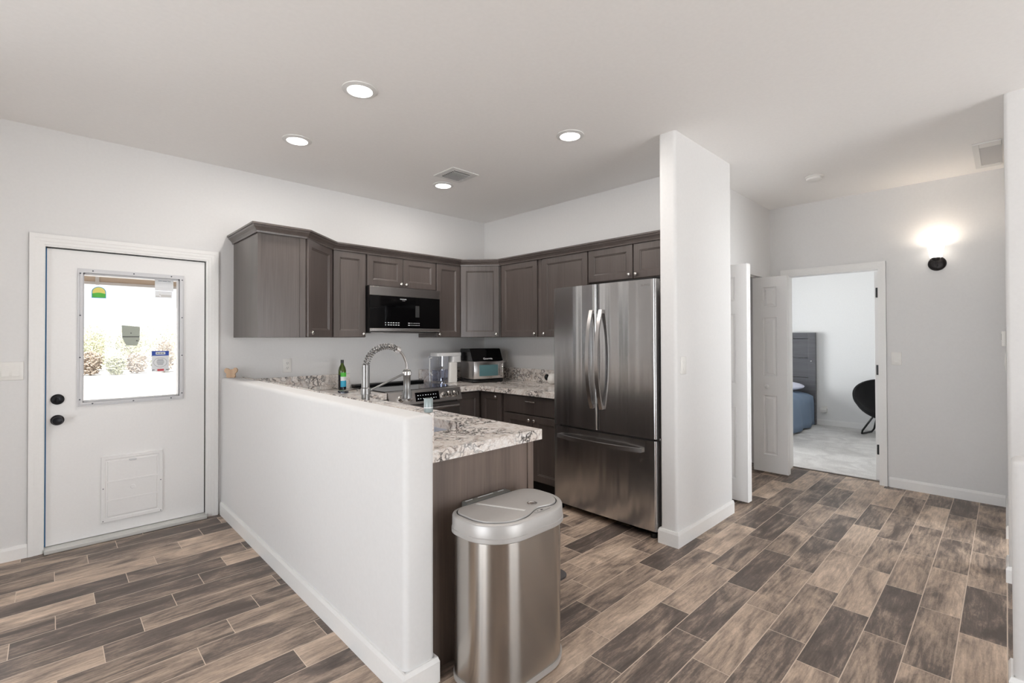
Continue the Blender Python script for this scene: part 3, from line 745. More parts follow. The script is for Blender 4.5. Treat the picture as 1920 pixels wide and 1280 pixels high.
# fridge-wall run (local x runs toward -Y)
FX = 3.41
cabinet('single-door wall cabinet on the back wall, right of the corner cabinet', (FX, 3.690, 0), -PI/2, .572, .308, ZB, ZT, [(.024, .533, ZB+.003, ZT-.006, (.508, ZB+.032))])
cabinet('wall cabinet partly hidden behind the top left of the refrigerator', (FX, 3.116, 0), -PI/2, .568, .308, ZB, ZT, [(.030, .563, ZB+.003, ZT-.006, (.056, ZB+.032))])
cabinet('short two-door wall cabinet above the refrigerator', (FX, 2.546, 0), -PI/2, .912, .308, 1.853, ZT, [(.005, .446, 1.857, ZT-.006, (.420, 1.888)), (.456, .905, 1.857, ZT-.006, (.482, 1.888))])
# crown moulding along the whole run
path = [(1.058, YD-.003), (1.058, 3.690), (1.397, 3.690), (1.731, 3.986), (3.101, 3.986), (3.386, 3.682), (3.386, 1.632)]
prof = [(-.03, 2.142), (-.002, 2.142), (.004, 2.133), (.009, 2.133), (.011, 2.145), (.020, 2.158), (.034, 2.171), (.038, 2.182), (.046, 2.184), (.046, 2.197), (-.03, 2.197)]
b = MB(); rows = [[(q.x, q.y, z) for q in offs(path, o)] for o, z in prof]
loops = [[rows[j][i] for j in range(len(prof))] for i in range(len(path))]
b.loft(loops)
tag(b.build('crown_moulding', M['cab']), 'dark stained crown moulding running along the tops of the wall cabinets', 'moulding')

# base cabinets
ZC = .863
t = thing('base_cabinet', 'peninsula base cabinet with plain wood end panel behind the trash can', 'cabinet', (1.43, 2.6, 0))
b = MB(); b.box(1.118, 1.735, 1.662, 3.66, .0, .645); b.box(1.118, 1.735, 1.662, 1.93, .645, ZC-.001); b.box(1.118, 1.735, 2.71, 3.66, .645, ZC-.001); b.box(1.62, 1.735, 1.93, 2.71, .645, ZC-.001)
b.build('body', M['cab'], t)
MB().box(1.118, 1.70, 1.655, 1.6615, 0, ZC-.001).build('end_panel', M['cabpanel'], t)
tag(MB().box(1.703, 1.742, 1.650, 1.6615, 0, ZC-.001, bev=.001, seg=1).build('stile', M['cabpanel'], t), 'edge strip of the end panel')
for k, (y0, y1) in enumerate(((1.70, 2.30), (2.31, 2.90), (2.91, 3.50))):
    b = MB().slab(0, y1-y0, .11, ZC-.02, -.02, -.001, panels=[(.055, y1-y0-.055, .165, ZC-.075)])
    b.bm.transform(Matrix.Translation((1.736, y0, 0)) @ Matrix.Rotation(PI/2, 4, 'Z')); b.build('door', M['cab'], t)
t = thing('base_cabinet', 'base cabinet in the left corner beside the range', 'cabinet', (1.6, 4.0, 0))
MB().box(1.118, 2.028, 3.70, YD-.003, 0, ZC-.001).build('body', M['cab'], t)
MB().slab(1.76, 2.02, .11, ZC-.02, 3.68, 3.699, panels=[(1.815, 1.965, .165, ZC-.075)]).build('door', M['cab'], t)
t = thing('base_cabinet', 'corner base cabinet under the air fryer with folding corner door', 'cabinet', (3.2, 3.9, 0))
MB().prism([(2.803, YD-.003), (2.803, 3.682), (3.112, 3.682), (3.112, 3.342), (XF-.003, 3.342), (XF-.003, YD-.003)], .1, ZC-.001).build('body', M['cab'], t)
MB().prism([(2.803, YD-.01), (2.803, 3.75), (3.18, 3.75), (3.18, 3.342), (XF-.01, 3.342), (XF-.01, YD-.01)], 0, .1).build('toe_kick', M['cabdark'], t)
MB().slab(2.806, 3.088, .11, ZC-.022, 3.662, 3.681, panels=[(2.850, 3.036, .165, ZC-.075)], rings=((0, 0), (.003, .0035), (.010, .006), (.013, .010))).build('door', M['cab'], t)
b = MB().slab(0, .288, .11, ZC-.022, 0, .019, panels=[(.050, .238, .165, ZC-.075)], rings=((0, 0), (.003, .0035), (.010, .006), (.013, .010)))
TM = Matrix.Translation((3.092, 3.640, 0)) @ Matrix.Rotation(-PI/2, 4, 'Z'); b.bm.transform(TM); d = b.build('door', M['cab'], t)
b = MB().lathe([(.006, 0), (.006, .008), (.014, .014), (.0155, .021), (.011, .027), (.003, .029)], (.228, 0, .812), '-Y', n=18); b.bm.transform(TM)
tag(b.build('knob', M['chrome'], d, smooth=40), 'brushed nickel knob')
t = thing('base_cabinet', 'base cabinet with one wide drawer over two doors, left of the refrigerator', 'cabinet', (3.112, 3.338, 0), -PI/2)
MB().box(0, .725, 0, .604, .1, ZC-.001).build('body', M['cab'], t, world=False)
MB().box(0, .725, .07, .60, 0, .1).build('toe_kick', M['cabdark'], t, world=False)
dw = MB().slab(.038, .722, .690, ZC-.016, -.02, -.001).build('drawer', M['cab'], t, world=False)
b = MB(); b.tube([(.33, -.02, .806), (.33, -.040, .806), (.345, -.046, .806), (.425, -.046, .806), (.44, -.040, .806), (.44, -.02, .806)], .005, 8)
tag(b.build('pull', M['chrome'], dw, world=False, smooth=40), 'brushed nickel bar pull')
shaker(t, .038, .396, .11, .678, (.366, .640)); shaker(t, .402, .722, .11, .678, (.430, .640))

# countertops
def counter(label, loc, poly, hole=None):
    t = thing('countertop', label, 'countertop', loc)
    b = MB()
    if not hole: b.prism(poly, ZC, .914, bev=.003, seg=2)
    else:
        hx0, hx1, hy0, hy1, rest = hole
        for q in rest: b.box(*q, ZC, .914)
    return t, b
t, b = counter('speckled granite countertop running into the corner under the air fryer', (3.3, 3.9, ZC), [(2.799, YD-.003), (2.799, 3.612), (3.045, 3.612), (3.045, 2.600), (XF-.003, 2.600), (XF-.003, YD-.003)])
b.build('slab', M['granite'], t)
MB().box(2.799, XF-.024, YD-.023, YD-.003, .9145, 1.047, bev=.002).build('backsplash', M['granite'], t)
MB().box(XF-.023, XF-.003, 2.600, YD-.003, .9145, 1.047, bev=.002).build('backsplash', M['granite'], t)
SX0, SX1, SY0, SY1 = 1.235, 1.60, 1.955, 2.68
t, b = counter('speckled granite peninsula countertop with sink, behind the half wall', (1.45, 2.6, ZC), None,
    (SX0, SX1, SY0, SY1, [(1.118, SX0, 1.635, YD-.003), (SX1, 1.790, 1.635, 3.612), (SX0, SX1, 1.635, SY0), (SX0, SX1, SY1, YD-.003), (SX1, 2.031, 3.612, YD-.003)]))
b.build('slab', M['granite'], t)
MB().box(1.118, 1.136, 1.637, YD-.003, .9145, 1.068, bev=.002).build('backsplash', M['granite'], t)
MB().box(1.137, 2.031, YD-.023, YD-.003, .9145, 1.047, bev=.002).build('backsplash', M['granite'], t)
# sink
t = thing('sink', 'stainless undermount sink bowl set in the peninsula countertop', 'sink', (1.42, 2.3, .66))
b = MB(); e = .012
o1 = rrect(SX0-e, SX1+e, SY0-e, SY1+e, .02, 4); i1 = rrect(SX0-.004, SX1+.004, SY0-.004, SY1+.004, .03, 4); i2 = rrect(SX0+.004, SX1-.004, SY0+.004, SY1-.004, .05, 4)
b.loft([[(x, y, .862) for x, y in o1], [(x, y, .862) for x, y in i1], [(x, y, .70) for x, y in i1], [(x, y, .668) for x, y in i2]], False, True)
b.build('bowl', M['sink'], t, smooth=40)
MB().lathe([(.045, 0), (.045, .003), (.03, .001)], (1.42, 2.32, .669), n=20).build('drain', M['chrome'], t, smooth=40)
# faucet
t = thing('faucet', 'tall spring-neck pull-down kitchen faucet behind the half wall', 'faucet', (1.172, 2.30, .914))
fx, fy = 1.172, 2.30
MB().lathe([(.030, .9145), (.030, .925), (.021, .93), (.021, 1.085), (.0245, 1.087), (.0245, 1.118), (.0205, 1.122), (.0205, 1.238), (.012, 1.24)], (fx, fy, 0), n=24).build('column', M['faucet'], t, smooth=40)
R_ = .118; cx_ = fx+R_+.003
arcp = []
for i in range(41):
    a = PI-(PI*.86)*i/40
    arcp.append(Vector((cx_+R_*math.cos(a), fy, 1.225+.106*math.sin(a))))
hose = arcp+[Vector((fx+.243, fy, 1.235)), Vector((fx+.245, fy, 1.20))]
MB().tube(hose, .0065, 10).build('hose', M['steeldark'], t, smooth=60)
hp = []; turns = 17
for i in range(turns*12+1):
    u = i/(turns*12)*.80; k = u*40; j = min(int(k), 39); p = arcp[j].lerp(arcp[j+1], k-j); tn = (arcp[j+1]-arcp[j]).normalized()
    sd = Vector((0, 1, 0)); nr = tn.cross(sd); a = 2*PI*i/12
    hp.append(p+sd*.0145*math.cos(a)+nr*.0145*math.sin(a))
MB().tube(hp, .0031, 6).build('spring', M['faucet'], t, smooth=60)
p0 = arcp[32]; tn = (arcp[33]-arcp[31]).normalized()
MB().tube([p0-tn*.011, p0+tn*.011], .018, 18).build('collar', M['chrome'], t, smooth=40)
hd = MB().lathe([(.012, 1.205), (.018, 1.20), (.021, 1.195), (.021, 1.165), (.0195, 1.163), (.0195, 1.09), (.026, 1.075), (.028, 1.045), (.022, 1.04)], (fx+.245, fy, 0), n=22).build('spray_head', M['faucet'], t, smooth=40)
b = MB(); b.tube([(fx+.02, fy, 1.102), (fx+.226, fy, 1.180)], .0055, 10); b.build('support_arm', M['faucet'], t, smooth=40)
b = MB(); b.lathe([(.0225, -.01), (.0245, -.008), (.0245, .008), (.0225, .01)], (fx+.245, fy, 1.182), n=20); b.build('holder_ring', M['chrome'], t, smooth=40)
b = MB(); b.tube([(fx, fy, .955), (fx+.04, fy+.0, .965), (fx+.075, fy, .985)], [.010, .007, .006], 10); b.build('lever', M['chrome'], t, smooth=40)

# ------------------------------------------------------------------ appliances
# refrigerator
t = thing('refrigerator', 'stainless french-door refrigerator with bottom freezer drawer', 'refrigerator', (3.3, 2.115, 0))
FY0, FY1, FXF = 1.655, 2.575, 2.95
MB().box(3.022, 3.70, FY0+.005, FY1-.037, .05, 1.765, bev=.004).build('body', M['steeldark'], t)
MB().box(3.06, 3.68, FY0+.02, FY1-.02, .004, .05).build('base_grille', M['black'], t)
def leafpoly(y0, y1, bow=.010):
    # plan outline of a door with rolled edges, front facing -X
    pts = [(3.018, y0), (3.018, y1)]; r = .022
    n = 20; ym, hw = (FY0+FY1)/2, (FY1-FY0)/2
    for i in range(n+1):
        y = y1+(y0-y1)*i/n
        x = FXF+bow*((y-ym)/hw)**2
        d = min(y-y0, y1-y)
        if d < r: x += r-math.sqrt(max(0, r*r-(r-d)**2))
        pts.append((x, y))
    # finer rolled edges
    return pts
def leaf2(y0, y1):
    r = .02; ym, hw = (FY0+FY1)/2, (FY1-FY0)/2; pts = [(3.018, y0), (3.018, y1)]
    ys = []
    for i in range(7): ys.append(r*(1-math.cos(PI/2*i/6)))
    seq = [y1-d for d in ys]+[y1-r-(y1-y0-2*r)*k/16 for k in range(1, 16)]+[y0+d for d in ys[::-1]]
    for y in seq:
        d = min(y-y0, y1-y); x = FXF+.008*((y-ym)/hw)**2
        if d < r: x += r-math.sqrt(max(0, r*r-(r-d)**2))
        pts.append((x, y))
    return pts
ymid = 2.136
for k, (y0, y1, hy, lab) in enumerate(((ymid+.003, FY1, 2.176, 'left'), (FY0, ymid-.003, 2.090, 'right'))):
    d = MB().prism(leaf2(y0, y1), .682, 1.778).build('door', M['steel'], t, smooth=35)
    hp = []
    for i in range(25):
        u = i/24; z = .845+(1.582-.845)*u; o = .012+.058*(1-abs(2*u-1)**2.2)
        hp.append((FXF-o, hy, z))
    b = MB(); b.strap(hp, (0, 1, 0), .030, .014)
    b.box(FXF-.016, FXF+.004, hy-.014, hy+.014, .845, .872); b.box(FXF-.016, FXF+.004, hy-.014, hy+.014, 1.556, 1.582)
    b.build('handle', M['steelplain'], d, smooth=35)
    if k: text('brand_lettering', 'SAMSUNG', .020, M['steeldark'], d, (FXF+.0055, 1.755, 1.738), FACE_W, .0008, xs=1.25)
fz = MB().prism(leaf2(FY0, FY1), .055, .668).build('freezer_drawer', M['steel'], t, smooth=35)
hp = []
for i in range(25):
    u = i/24; y = 2.515-(2.515-1.757)*u; o = .010+.052*(1-abs(2*u-1)**2.4); hp.append((FXF-o, y, .595))
b = MB(); b.strap(hp, (0, 0, 1), .030, .014); b.box(FXF-.014, FXF+.004, 2.49, 2.515, .582, .608); b.box(FXF-.014, FXF+.006, 1.757, 1.782, .582, .608)
b.build('handle', M['steelplain'], fz, smooth=35)
for y in (1.70, 2.53): MB().lathe([(.022, 0), (.022, .03), (.012, .034), (.012, .055)], (3.0, y, .0), n=14).build('foot', M['black'], t, smooth=40)
for y in (FY0+.04, FY1-.04): MB().box(3.03, 3.10, y-.03, y+.03, 1.766, 1.782, bev=.004).build('hinge_cover', M['black'], t)
# microwave
t = thing('microwave', 'black and stainless over-the-range microwave between the wall cabinets', 'microwave', (2.42, 4.1, 1.42))
MX0, MX1, MY = 2.041, 2.795, 3.925
MB().box(MX0+.002, MX1-.002, MY+.02, YD-.005, 1.432, 1.848).build('body', M['black'], t)
MB().box(MX0, MX1, MY, MY+.019, 1.765, 1.846, bev=.002).build('top_band', M['steeldark'], t)
dd = MB().box(MX0, MX1, MY, MY+.019, 1.470, 1.764, bev=.002).build('door', M['blackgloss'], t)
MB().box(MX0, MX1, MY-.003, MY+.019, 1.440, 1.469, bev=.004).build('bottom_band', M['steelplain'], t)
MB().box(MX0+.03, MX1-.15, MY+.03, MY+.30, 1.424, 1.4315).build('vent_filter', M['steelplain'], t)
b = MB()
for r_ in range(2):
    for k in range(6):
        MB().box(2.192+k*.026, 2.200+k*.026+(.008 if k else 0), MY-.0008, MY-.0001, 1.496+r_*.02, 1.502+r_*.02).build('button_mark', M['paper'], dd)
    for k in range(8): MB().box(2.432+k*.017, 2.432+k*.017+(.014 if k == 0 else .006), MY-.0008, MY-.0001, 1.496+r_*.02, 1.502+r_*.02).build('button_mark', M['paper'], dd)
text('brand_lettering', 'FRIGIDAIRE', .0135, M['paper'], dd, (2.38, MY-.0005, 1.740), FACE_S, .0005)
text('brand_lettering', 'GALLERY', .008, M['silver'], dd, (2.385, MY-.0005, 1.727), FACE_S, .0005)
b = MB(); b.box(2.512, 2.556, MY-.0006, MY, 1.575, 1.685); b.build('reflective_label', M['rubber'], dd)
# range
t = thing('range', 'stainless slide-in electric range with black glass cooktop', 'range', (2.42, 3.95, 0))
RX0, RX1 = 2.037, 2.795
MB().box(RX0, RX1, 3.66, YD-.006, .02, .905).build('body', M['steeldark'], t)
MB().box(RX0-.003, RX1+.001, 3.655, YD-.05, .9152, .924, bev=.002).build('cooktop', M['blackgloss'], t)
MB().box(RX0, RX1, YD-.11, YD-.03, .9245, .945, bev=.006).build('rear_vent', M['black'], t)
b = MB(); b.extrude([(RX0, 3.655, .921), (RX0, 3.600, .914), (RX0, 3.570, .806), (RX0, 3.655, .800)], (RX1-RX0, 0, 0)); cp = b.build('control_panel', M['steelrange'], t)
# sloped panel frame
pn = Vector((0, -.108, .030)).normalized(); pu = Vector((0, .030, .108)).normalized(); po = Vector((0, 3.5855, .860))
def on_panel(x, u, n_): return Vector((x, 0, 0))+po+pu*u+pn*n_
b = MB()
dpts = [on_panel(2.293, -.038, .0005), on_panel(2.545, -.038, .0005), on_panel(2.545, .040, .0005), on_panel(2.293, .040, .0005)]
b.extrude(dpts, pn*.002); dsp = b.build('display', M['blackgloss'], cp)
b = MB()
for r_ in range(2):
    for k in range(8):
        if (r_ == 0 and k == 3): continue
        x = 2.315+k*.027; wd_ = .006 if k % 3 else .011
        MB().extrude([on_panel(x, -.018+r_*.030, .0026), on_panel(x+wd_, -.018+r_*.030, .0026), on_panel(x+wd_, -.0145+r_*.030, .0026), on_panel(x, -.0145+r_*.030, .0026)], pn*.0004).build('touch_mark', M['display'], dsp)
MK = Matrix(((1, 0, 0, 0), (0, pn.y, pu.y, 0), (0, pn.z, pu.z, 0), (0, 0, 0, 1)))
for x in (2.150, 2.235, 2.600, 2.662, 2.727):
    b = MB(); prof = [(.029, 0), (.029, .006), (.025, .010), (.024, .030), (.021, .034)]
    lo = [[on_panel(x, 0, h)+Vector((1, 0, 0))*r*math.cos(2*PI*i/22)+pu*r*math.sin(2*PI*i/22) for i in range(22)] for r, h in prof]
    b.loft(lo)
    b.extrude([on_panel(x-.003, -.020, .033), on_panel(x+.003, -.020, .033), on_panel(x+.003, .020, .033), on_panel(x-.003, .020, .033)], pn*.004)
    b.build('knob', M['chrome'], cp, smooth=40)
od = MB().box(RX0+.003, RX1-.003, 3.605, 3.657, .19, .785, bev=.004).build('oven_door', M['steeldark'], t)
MB().box(RX0+.10, RX1-.10, 3.602, 3.6045, .30, .66).build('window', M['blackgloss'], od)
b = MB(); b.tube([(RX0+.05, 3.553, .752), (RX1-.05, 3.553, .752)], .014, 14)
for x in (RX0+.07, RX1-.07): b.box(x-.012, x+.012, 3.553, 3.606, .742, .762)
b.build('handle', M['steelplain'], od, smooth=40)
MB().box(RX0+.003, RX1-.003, 3.615, 3.657, .04, .182, bev=.004).build('storage_drawer', M['steeldark'], t)
# air fryer
AF = Matrix.Translation((3.315, 3.885, .9145)) @ Matrix.Rotation(math.radians(-12), 4, 'Z')
t = thing('air_fryer', 'black and steel air fryer oven in the counter corner', 'air fryer', (3.315, 3.885, .9145), math.radians(-12))
w2 = .180
b = MB(); b.box(-w2, w2, -.13, .16, 0, .035, bev=.01); b.build('base', M['black'], t, world=False, smooth=40)
b = MB(); b.box(-w2, w2, -.125, .16, .036, .225, bev=.012); b.build('body', M['steeldark'], t, world=False, smooth=40)
b = MB(); b.extrude([(-w2, -.128, .226), (-w2, -.105, .262), (-w2, -.065, .345), (-w2, -.05, .352), (-w2, .15, .352), (-w2, .16, .34), (-w2, .16, .226)], (w2*2, 0, 0)); b.build('top_housing', M['blackgloss'], t, world=False, smooth=30)
b = MB(); b.box(-w2+.003, w2-.003, -.150, -.126, .040, .222, bev=.008); fd = b.build('door', M['steelplain'], t, world=False, smooth=40)
b = MB(); b.box(-.115, .105, -.153, -.1495, .07, .185, bev=.003); b.build('window', M['fryerwin'], fd, world=False)
b = MB(); b.tube([(.145, -.150, .065), (.145, -.178, .065), (.145, -.178, .195), (.145, -.150, .195)], .008, 10); b.build('handle', M['chrome'], fd, world=False, smooth=40)
text('brand_lettering', 'Gourmia', .030, M['paper'], t, AF @ Vector((.0, -.1215, .248)), AF.to_3x3().to_4x4() @ Matrix.Rotation(math.radians(64), 4, 'X'), .0005)
b = MB(); P0 = [(3.215, 4.02, .93), (3.165, 4.06, .955), (3.145, 4.10, .945), (3.17, 4.05, .921), (3.145, 4.09, .921), (3.15, 4.17, .925), (3.22, 4.25, .935)]
b.tube(P0, .005, 8); b.build('cord', M['black'], t, smooth=60)
# water filter pitcher
t = thing('water_pitcher', 'clear plastic water filter pitcher with pale tank beside the air fryer', 'pitcher', (2.93, 4.06, .9145))
def rr3(x0, x1, y0, y1, r, z): return [(x, y, z) for x, y in rrect(x0, x1, y0, y1, r, 4)]
x0, x1, y0, y1 = 2.800, 2.962, 4.0, 4.14
b = MB(); b.loft([rr3(x0+.012, x1-.006, y0, y1, .02, .916), rr3(x0, x1, y0-.004, y1+.004, .02, 1.19)], True, False); b.build('jug', M['clear'], t, smooth=40)
b = MB(); b.loft([rr3(x0+.03, x1-.03, y0+.02, y1-.02, .02, .94), rr3(x0+.03, x1-.03, y0+.02, y1-.02, .02, 1.05)], True, True); b.build('filter', M['clearblue'], t, smooth=40)
b = MB(); b.loft([rr3(x0+.02, x1+.17, y0, y1, .02, 1.192), rr3(x0+.02, x1+.17, y0, y1, .02, 1.225)], True, True); b.build('lid', M['plastic2'], t, smooth=40)
b = MB(); b.loft([rr3(x1+.002, x1+.115, y0-.002, y1, .02, .916), rr3(x1+.012, x1+.115, y0-.002, y1, .02, 1.125)], True, True); b.build('tank_base', M['plastic'], t, smooth=40)
b = MB(); b.loft([rr3(x1+.05, x1+.165, y0, y1, .02, 1.127), rr3(x1+.05, x1+.165, y0, y1, .02, 1.190)], True, True); b.build('tank', M['plastic2'], t, smooth=40)
b = MB(); b.tube([(x0, 4.07, 1.18), (x0-.028, 4.07, 1.17), (x0-.03, 4.07, 1.04), (x0+.004, 4.07, 1.0)], .008, 8); b.build('handle', M['plastic2'], t, smooth=40)
# oil bottle
t = thing('oil_bottle', 'tall green glass oil bottle with blue and green label on the counter', 'bottle', (1.885, 4.14, .9145))
bx, by = 1.885, 4.14
b = MB(); sq = lambda h, z: [(bx+h*math.cos(a)*1.0, by+h*math.sin(a), z) for a in [2*PI*i/20 for i in range(20)]]
b.loft([sq(.030, .9150), sq(.034, .92), sq(.034, 1.09), sq(.028, 1.115), sq(.014, 1.145), sq(.012, 1.165), sq(.012, 1.178)]); b.build('glass', M['bottle'], t, smooth=40)
MB().lathe([(.0343, .921), (.0343, 1.052)], (bx, by, 0), n=24).build('oil', M['bottledark'], t, smooth=40)
b = MB(); b.lathe([(.0138, 1.156), (.0138, 1.183), (.012, 1.185)], (bx, by, 0), n=18); b.build('cap', M['black'], t, smooth=40)
def label_band(nm, mat, z0, z1, r):
    b = MB(); lp = []
    A_ = [math.radians(-138+112*i/14) for i in range(15)]
    for i in range(14): b.quad(*[(bx+r*math.cos(a), by+r*math.sin(a), z) for a, z in ((A_[i], z0), (A_[i+1], z0), (A_[i+1], z1), (A_[i], z1))])
    return b.build(nm, mat, t, smooth=40)
label_band('blue_label', M['teal'], .945, 1.0, .0346); label_band('pale_label', M['paper'], 1.0, 1.035, .0346); label_band('green_label', M['green'], 1.035, 1.072, .0346)
# spoon rest and speaker, jar
t = thing('spoon_rest', 'small glass dish with a metal end on the counter by the range', 'dish', (1.80, 3.86, .9145))
MB().lathe([(.03, .915), (.045, .921), (.05, .932), (.046, .932), (.03, .922)], (1.79, 3.90, 0), n=22).build('dish', M['clearblue'], t, smooth=40)
b = MB(); b.tube([(1.79, 3.89, .928), (1.86, 3.80, .942)], [.007, .011], 10); b.build('spoon', M['chrome'], t, smooth=40)
t = thing('smart_speaker', 'small white speaker with black oval face against the backsplash by the refrigerator', 'speaker', (3.60, 3.15, .9145))
b = MB(); b.ball((3.605, 3.155, .968), .052, .052, .054, 22, 14); b.build('shell', M['plastic'], t, smooth=60)
b = MB(); b.ball((3.560, 3.185, .985), .014, .024, .032, 18, 10, Matrix.Rotation(math.radians(35), 3, 'Z')); b.build('face', M['blackgloss'], t, smooth=60)
t = thing('jar', 'small grey cylinder with pale band standing on the end of the half wall', 'jar', (1.127, 1.664, 1.0685))
MB().lathe([(.0175, 1.069), (.0185, 1.071), (.0185, 1.086)], (1.127, 1.664, 0), n=24).build('base', M['glassgrey'], t, smooth=40)
MB().lathe([(.0188, 1.0865), (.0188, 1.0905)], (1.127, 1.664, 0), n=24).build('band', M['paper'], t, smooth=40)
MB().lathe([(.0185, 1.091), (.0185, 1.124), (.017, 1.126)], (1.127, 1.664, 0), n=24).build('top', M['glassgrey'], t, smooth=40)
# wooden ornament on the far end of the half wall
b = MB()
op = [(-.030, 0), (.028, 0), (.034, .012), (.030, .026), (.034, .034), (.046, .046), (.050, .062), (.042, .076), (.028, .078), (.016, .066), (-.012, .064), (-.022, .072), (-.036, .076), (-.048, .066), (-.050, .050), (-.040, .036), (-.032, .030), (-.036, .016)]
th = math.radians(-40)
P3 = [(1.022+x*math.cos(th), 4.235+x*math.sin(th), 1.0705+z) for x, z in op]
b.extrude(P3, (.014*math.sin(-th)*1, .014*math.cos(th), 0))
tag(b.build('wooden_ornament', M['pine']), 'small eared wooden ornament on the far end of the half wall', 'ornament')

# trash can
t = thing('trash_can', 'D-shaped stainless sensor trash can in front of the peninsula', 'trash can', (1.405, 1.455, 0))
def dshape(g, z, tp=0): # outline grown by g
    return [(x, y, z) for x, y in rrect(1.160-g+tp, 1.655+g-tp, 1.302-g+tp, 1.603+g*.6, (.165+g, .165+g, .085+g, .085+g), 10)]
b = MB(); b.loft([dshape(-.006, .008), dshape(-.004, .03)], True, True); b.build('base_ring', M['silver'], t, smooth=40)
b = MB(); b.loft([dshape(-.010, .030), dshape(-.008, .598)], True, True); b.build('body', M['steelcan'], t, smooth=40)
b = MB(); b.loft([dshape(-.001, .592), dshape(.004, .596), dshape(.004, .612), dshape(.001, .614), dshape(.0, .657), dshape(-.003, .662), dshape(-.008, .664), dshape(-.022, .664)], True, False); b.build('rim', M['silver'], t, smooth=40)
# flap with the wavy cut at the front around the sensor
fl = [(x, y) for x, y, z in dshape(-.022, 0)]
def warp(p):
    x, y = p
    if y < 1.40:
        y = y+.040*math.exp(-((x-1.47)/.075)**2)
    return (x, y)
FLP = [warp(p) for p in fl]
# resample long front edge so the wave has points
def resamp(poly, m=.012):
    out = []
    for i, p in enumerate(poly):
        q = poly[(i+1) % len(poly)]; d_ = math.hypot(q[0]-p[0], q[1]-p[1]); k = max(1, int(d_/m))
        for j in range(k): out.append((p[0]+(q[0]-p[0])*j/k, p[1]+(q[1]-p[1])*j/k))
    return out
fl = [warp(p) for p in resamp(fl)]
cxl, cyl = 1.41, 1.46
def inset(poly, s, z): return [(cxl+(x-cxl)*s, cyl+(y-cyl)*s, z) for x, y in poly]
base_full = [(x, y) for x, y in resamp([(x, y) for x, y, z in dshape(-.0225, 0)])]
b = MB(); b.prism(base_full, .640, .6615); b.build('sensor_deck', M['silver'], t, smooth=30)
b = MB(); b.prism([(x, y) for x, y, z in inset(fl, .996, 0)], .6617, .6625); b.build('seam', M['black'], t)
b = MB(); b.loft([inset(fl, .976, .6626), inset(fl, .975, .667), inset(fl, .966, .669)], True, True); lid = b.build('lid_flap', M['silver'], t, smooth=30)
b = MB(); b.extrude([(1.305, 1.575, .6692), (1.317, 1.575, .6692), (1.405, 1.375, .6692), (1.393, 1.372, .6692)], (0, 0, .0012)); b.build('crease', M['whitemetal'], lid)
MB().lathe([(.021, .0), (.022, .002), (.016, .003), (.015, .001)], (1.482, 1.412, .669), n=22).build('finger_dimple', M['chrome'], lid, smooth=40)
b = MB(); b.prism(rrect(1.425, 1.515, 1.334, 1.352, .008, 4), .6617, .664); b.build('sensor_panel', M['silver'], t)
b = MB(); b.box(1.460, 1.472, 1.339, 1.347, .664, .6646); b.box(1.440, 1.444, 1.341, 1.345, .664, .6646); b.build('sensor_eye', M['black'], t)
b = MB(); b.box(1.285, 1.545, 1.606, 1.649, .575, .668, bev=.006); hb = b.build('battery_housing', M['silverdark'], t, smooth=30)
b = MB()
for x0, x1 in ((1.295, 1.335), (1.365, 1.455), (1.485, 1.520)): b.box(x0, x1, 1.630, 1.635, .668, .6688)
b.build('label_print', M['paper'], hb)
# floor mat
t = MB(); t.prism(rrect(1.80, 2.175, 1.765, 2.50, .06, 6), .0005, .010, bev=.003); tag(t.build('floor_mat', M['mat'], smooth=30), 'dark grey rubber floor mat beyond the trash can', 'mat')

# ------------------------------------------------------------------ switches and outlets
def wall_plate(label, name, cat, face, c, w, h, kind):
    # c = point on wall, plates face -Y ('S'), -X ('W') or +Y ('N')
    RM = {'S': Matrix.Identity(4), 'W': Matrix.Rotation(-PI/2, 4, 'Z'), 'N': Matrix.Rotation(PI, 4, 'Z')}[face]
    rz = {'S': 0, 'W': -PI/2, 'N': PI}[face]
    t = thing(name, label, cat, c, rz)
    MB().box(-w/2, w/2, -.006, 0, -h/2, h/2, bev=.003).build('plate', M['plastic'], t, world=False, smooth=40)
    n_ = 2 if kind == 'double' else 1
    for k in range(n_):
        xo = (k-(n_-1)/2)*.046
        if kind in ('single', 'double'):
            b = MB(); b.extrude([(xo-.0165, -.0062, -.033), (xo-.0165, -.0062, .033), (xo-.0165, -.0085, .033), (xo-.0165, -.0115, -.033)], (.033, 0, 0)); b.build('rocker', M['plastic'], t, world=False)
        else:
            for dz in (-.02, .02):
                b = MB(); b.box(xo-.0165, xo+.0165, -.0082, -.006, dz-.0145, dz+.0145, bev=.003); r_ = b.build('socket', M['plastic'], t, world=False, smooth=40)
                b = MB()
                for dx in (-.006, .006): b.box(xo+dx-.0012, xo+dx+.0012, -.0086, -.0082, dz-.002, dz+.007)
                b.lathe([(.0025, 0), (.0025, .0004)], (xo, -.0082, dz-.008), '-Y', n=8); b.build('slots', M['ink'], r_, world=False)
    return t
wall_plate('white double rocker switch on the wall left of the outside door', 'light_switch', 'switch', 'S', (-.175, YD, 1.178), .115, .115, 'double')
wall_plate('white outlet on the wall below the angled end cabinet', 'wall_outlet', 'outlet', 'S', (1.472, YD, 1.144), .072, .118, 'outlet')
wall_plate('white switch plate on the back wall right of the air fryer', 'light_switch', 'switch', 'W', (XF, 3.952, 1.168), .072, .118, 'single')
wall_plate('white rocker switch on the fin wall beside the refrigerator', 'light_switch', 'switch', 'S', (3.046, 1.505, 1.188), .075, .118, 'single')
wall_plate('white rocker switch right of the bedroom doorway', 'light_switch', 'switch', 'W', (XH, .699, 1.178), .075, .118, 'single')
wall_plate('edge of a white toggle switch on the hall right wall, below the thermostat', 'light_switch', 'switch', 'N', (4.86, 0, 1.20), .075, .118, 'single')
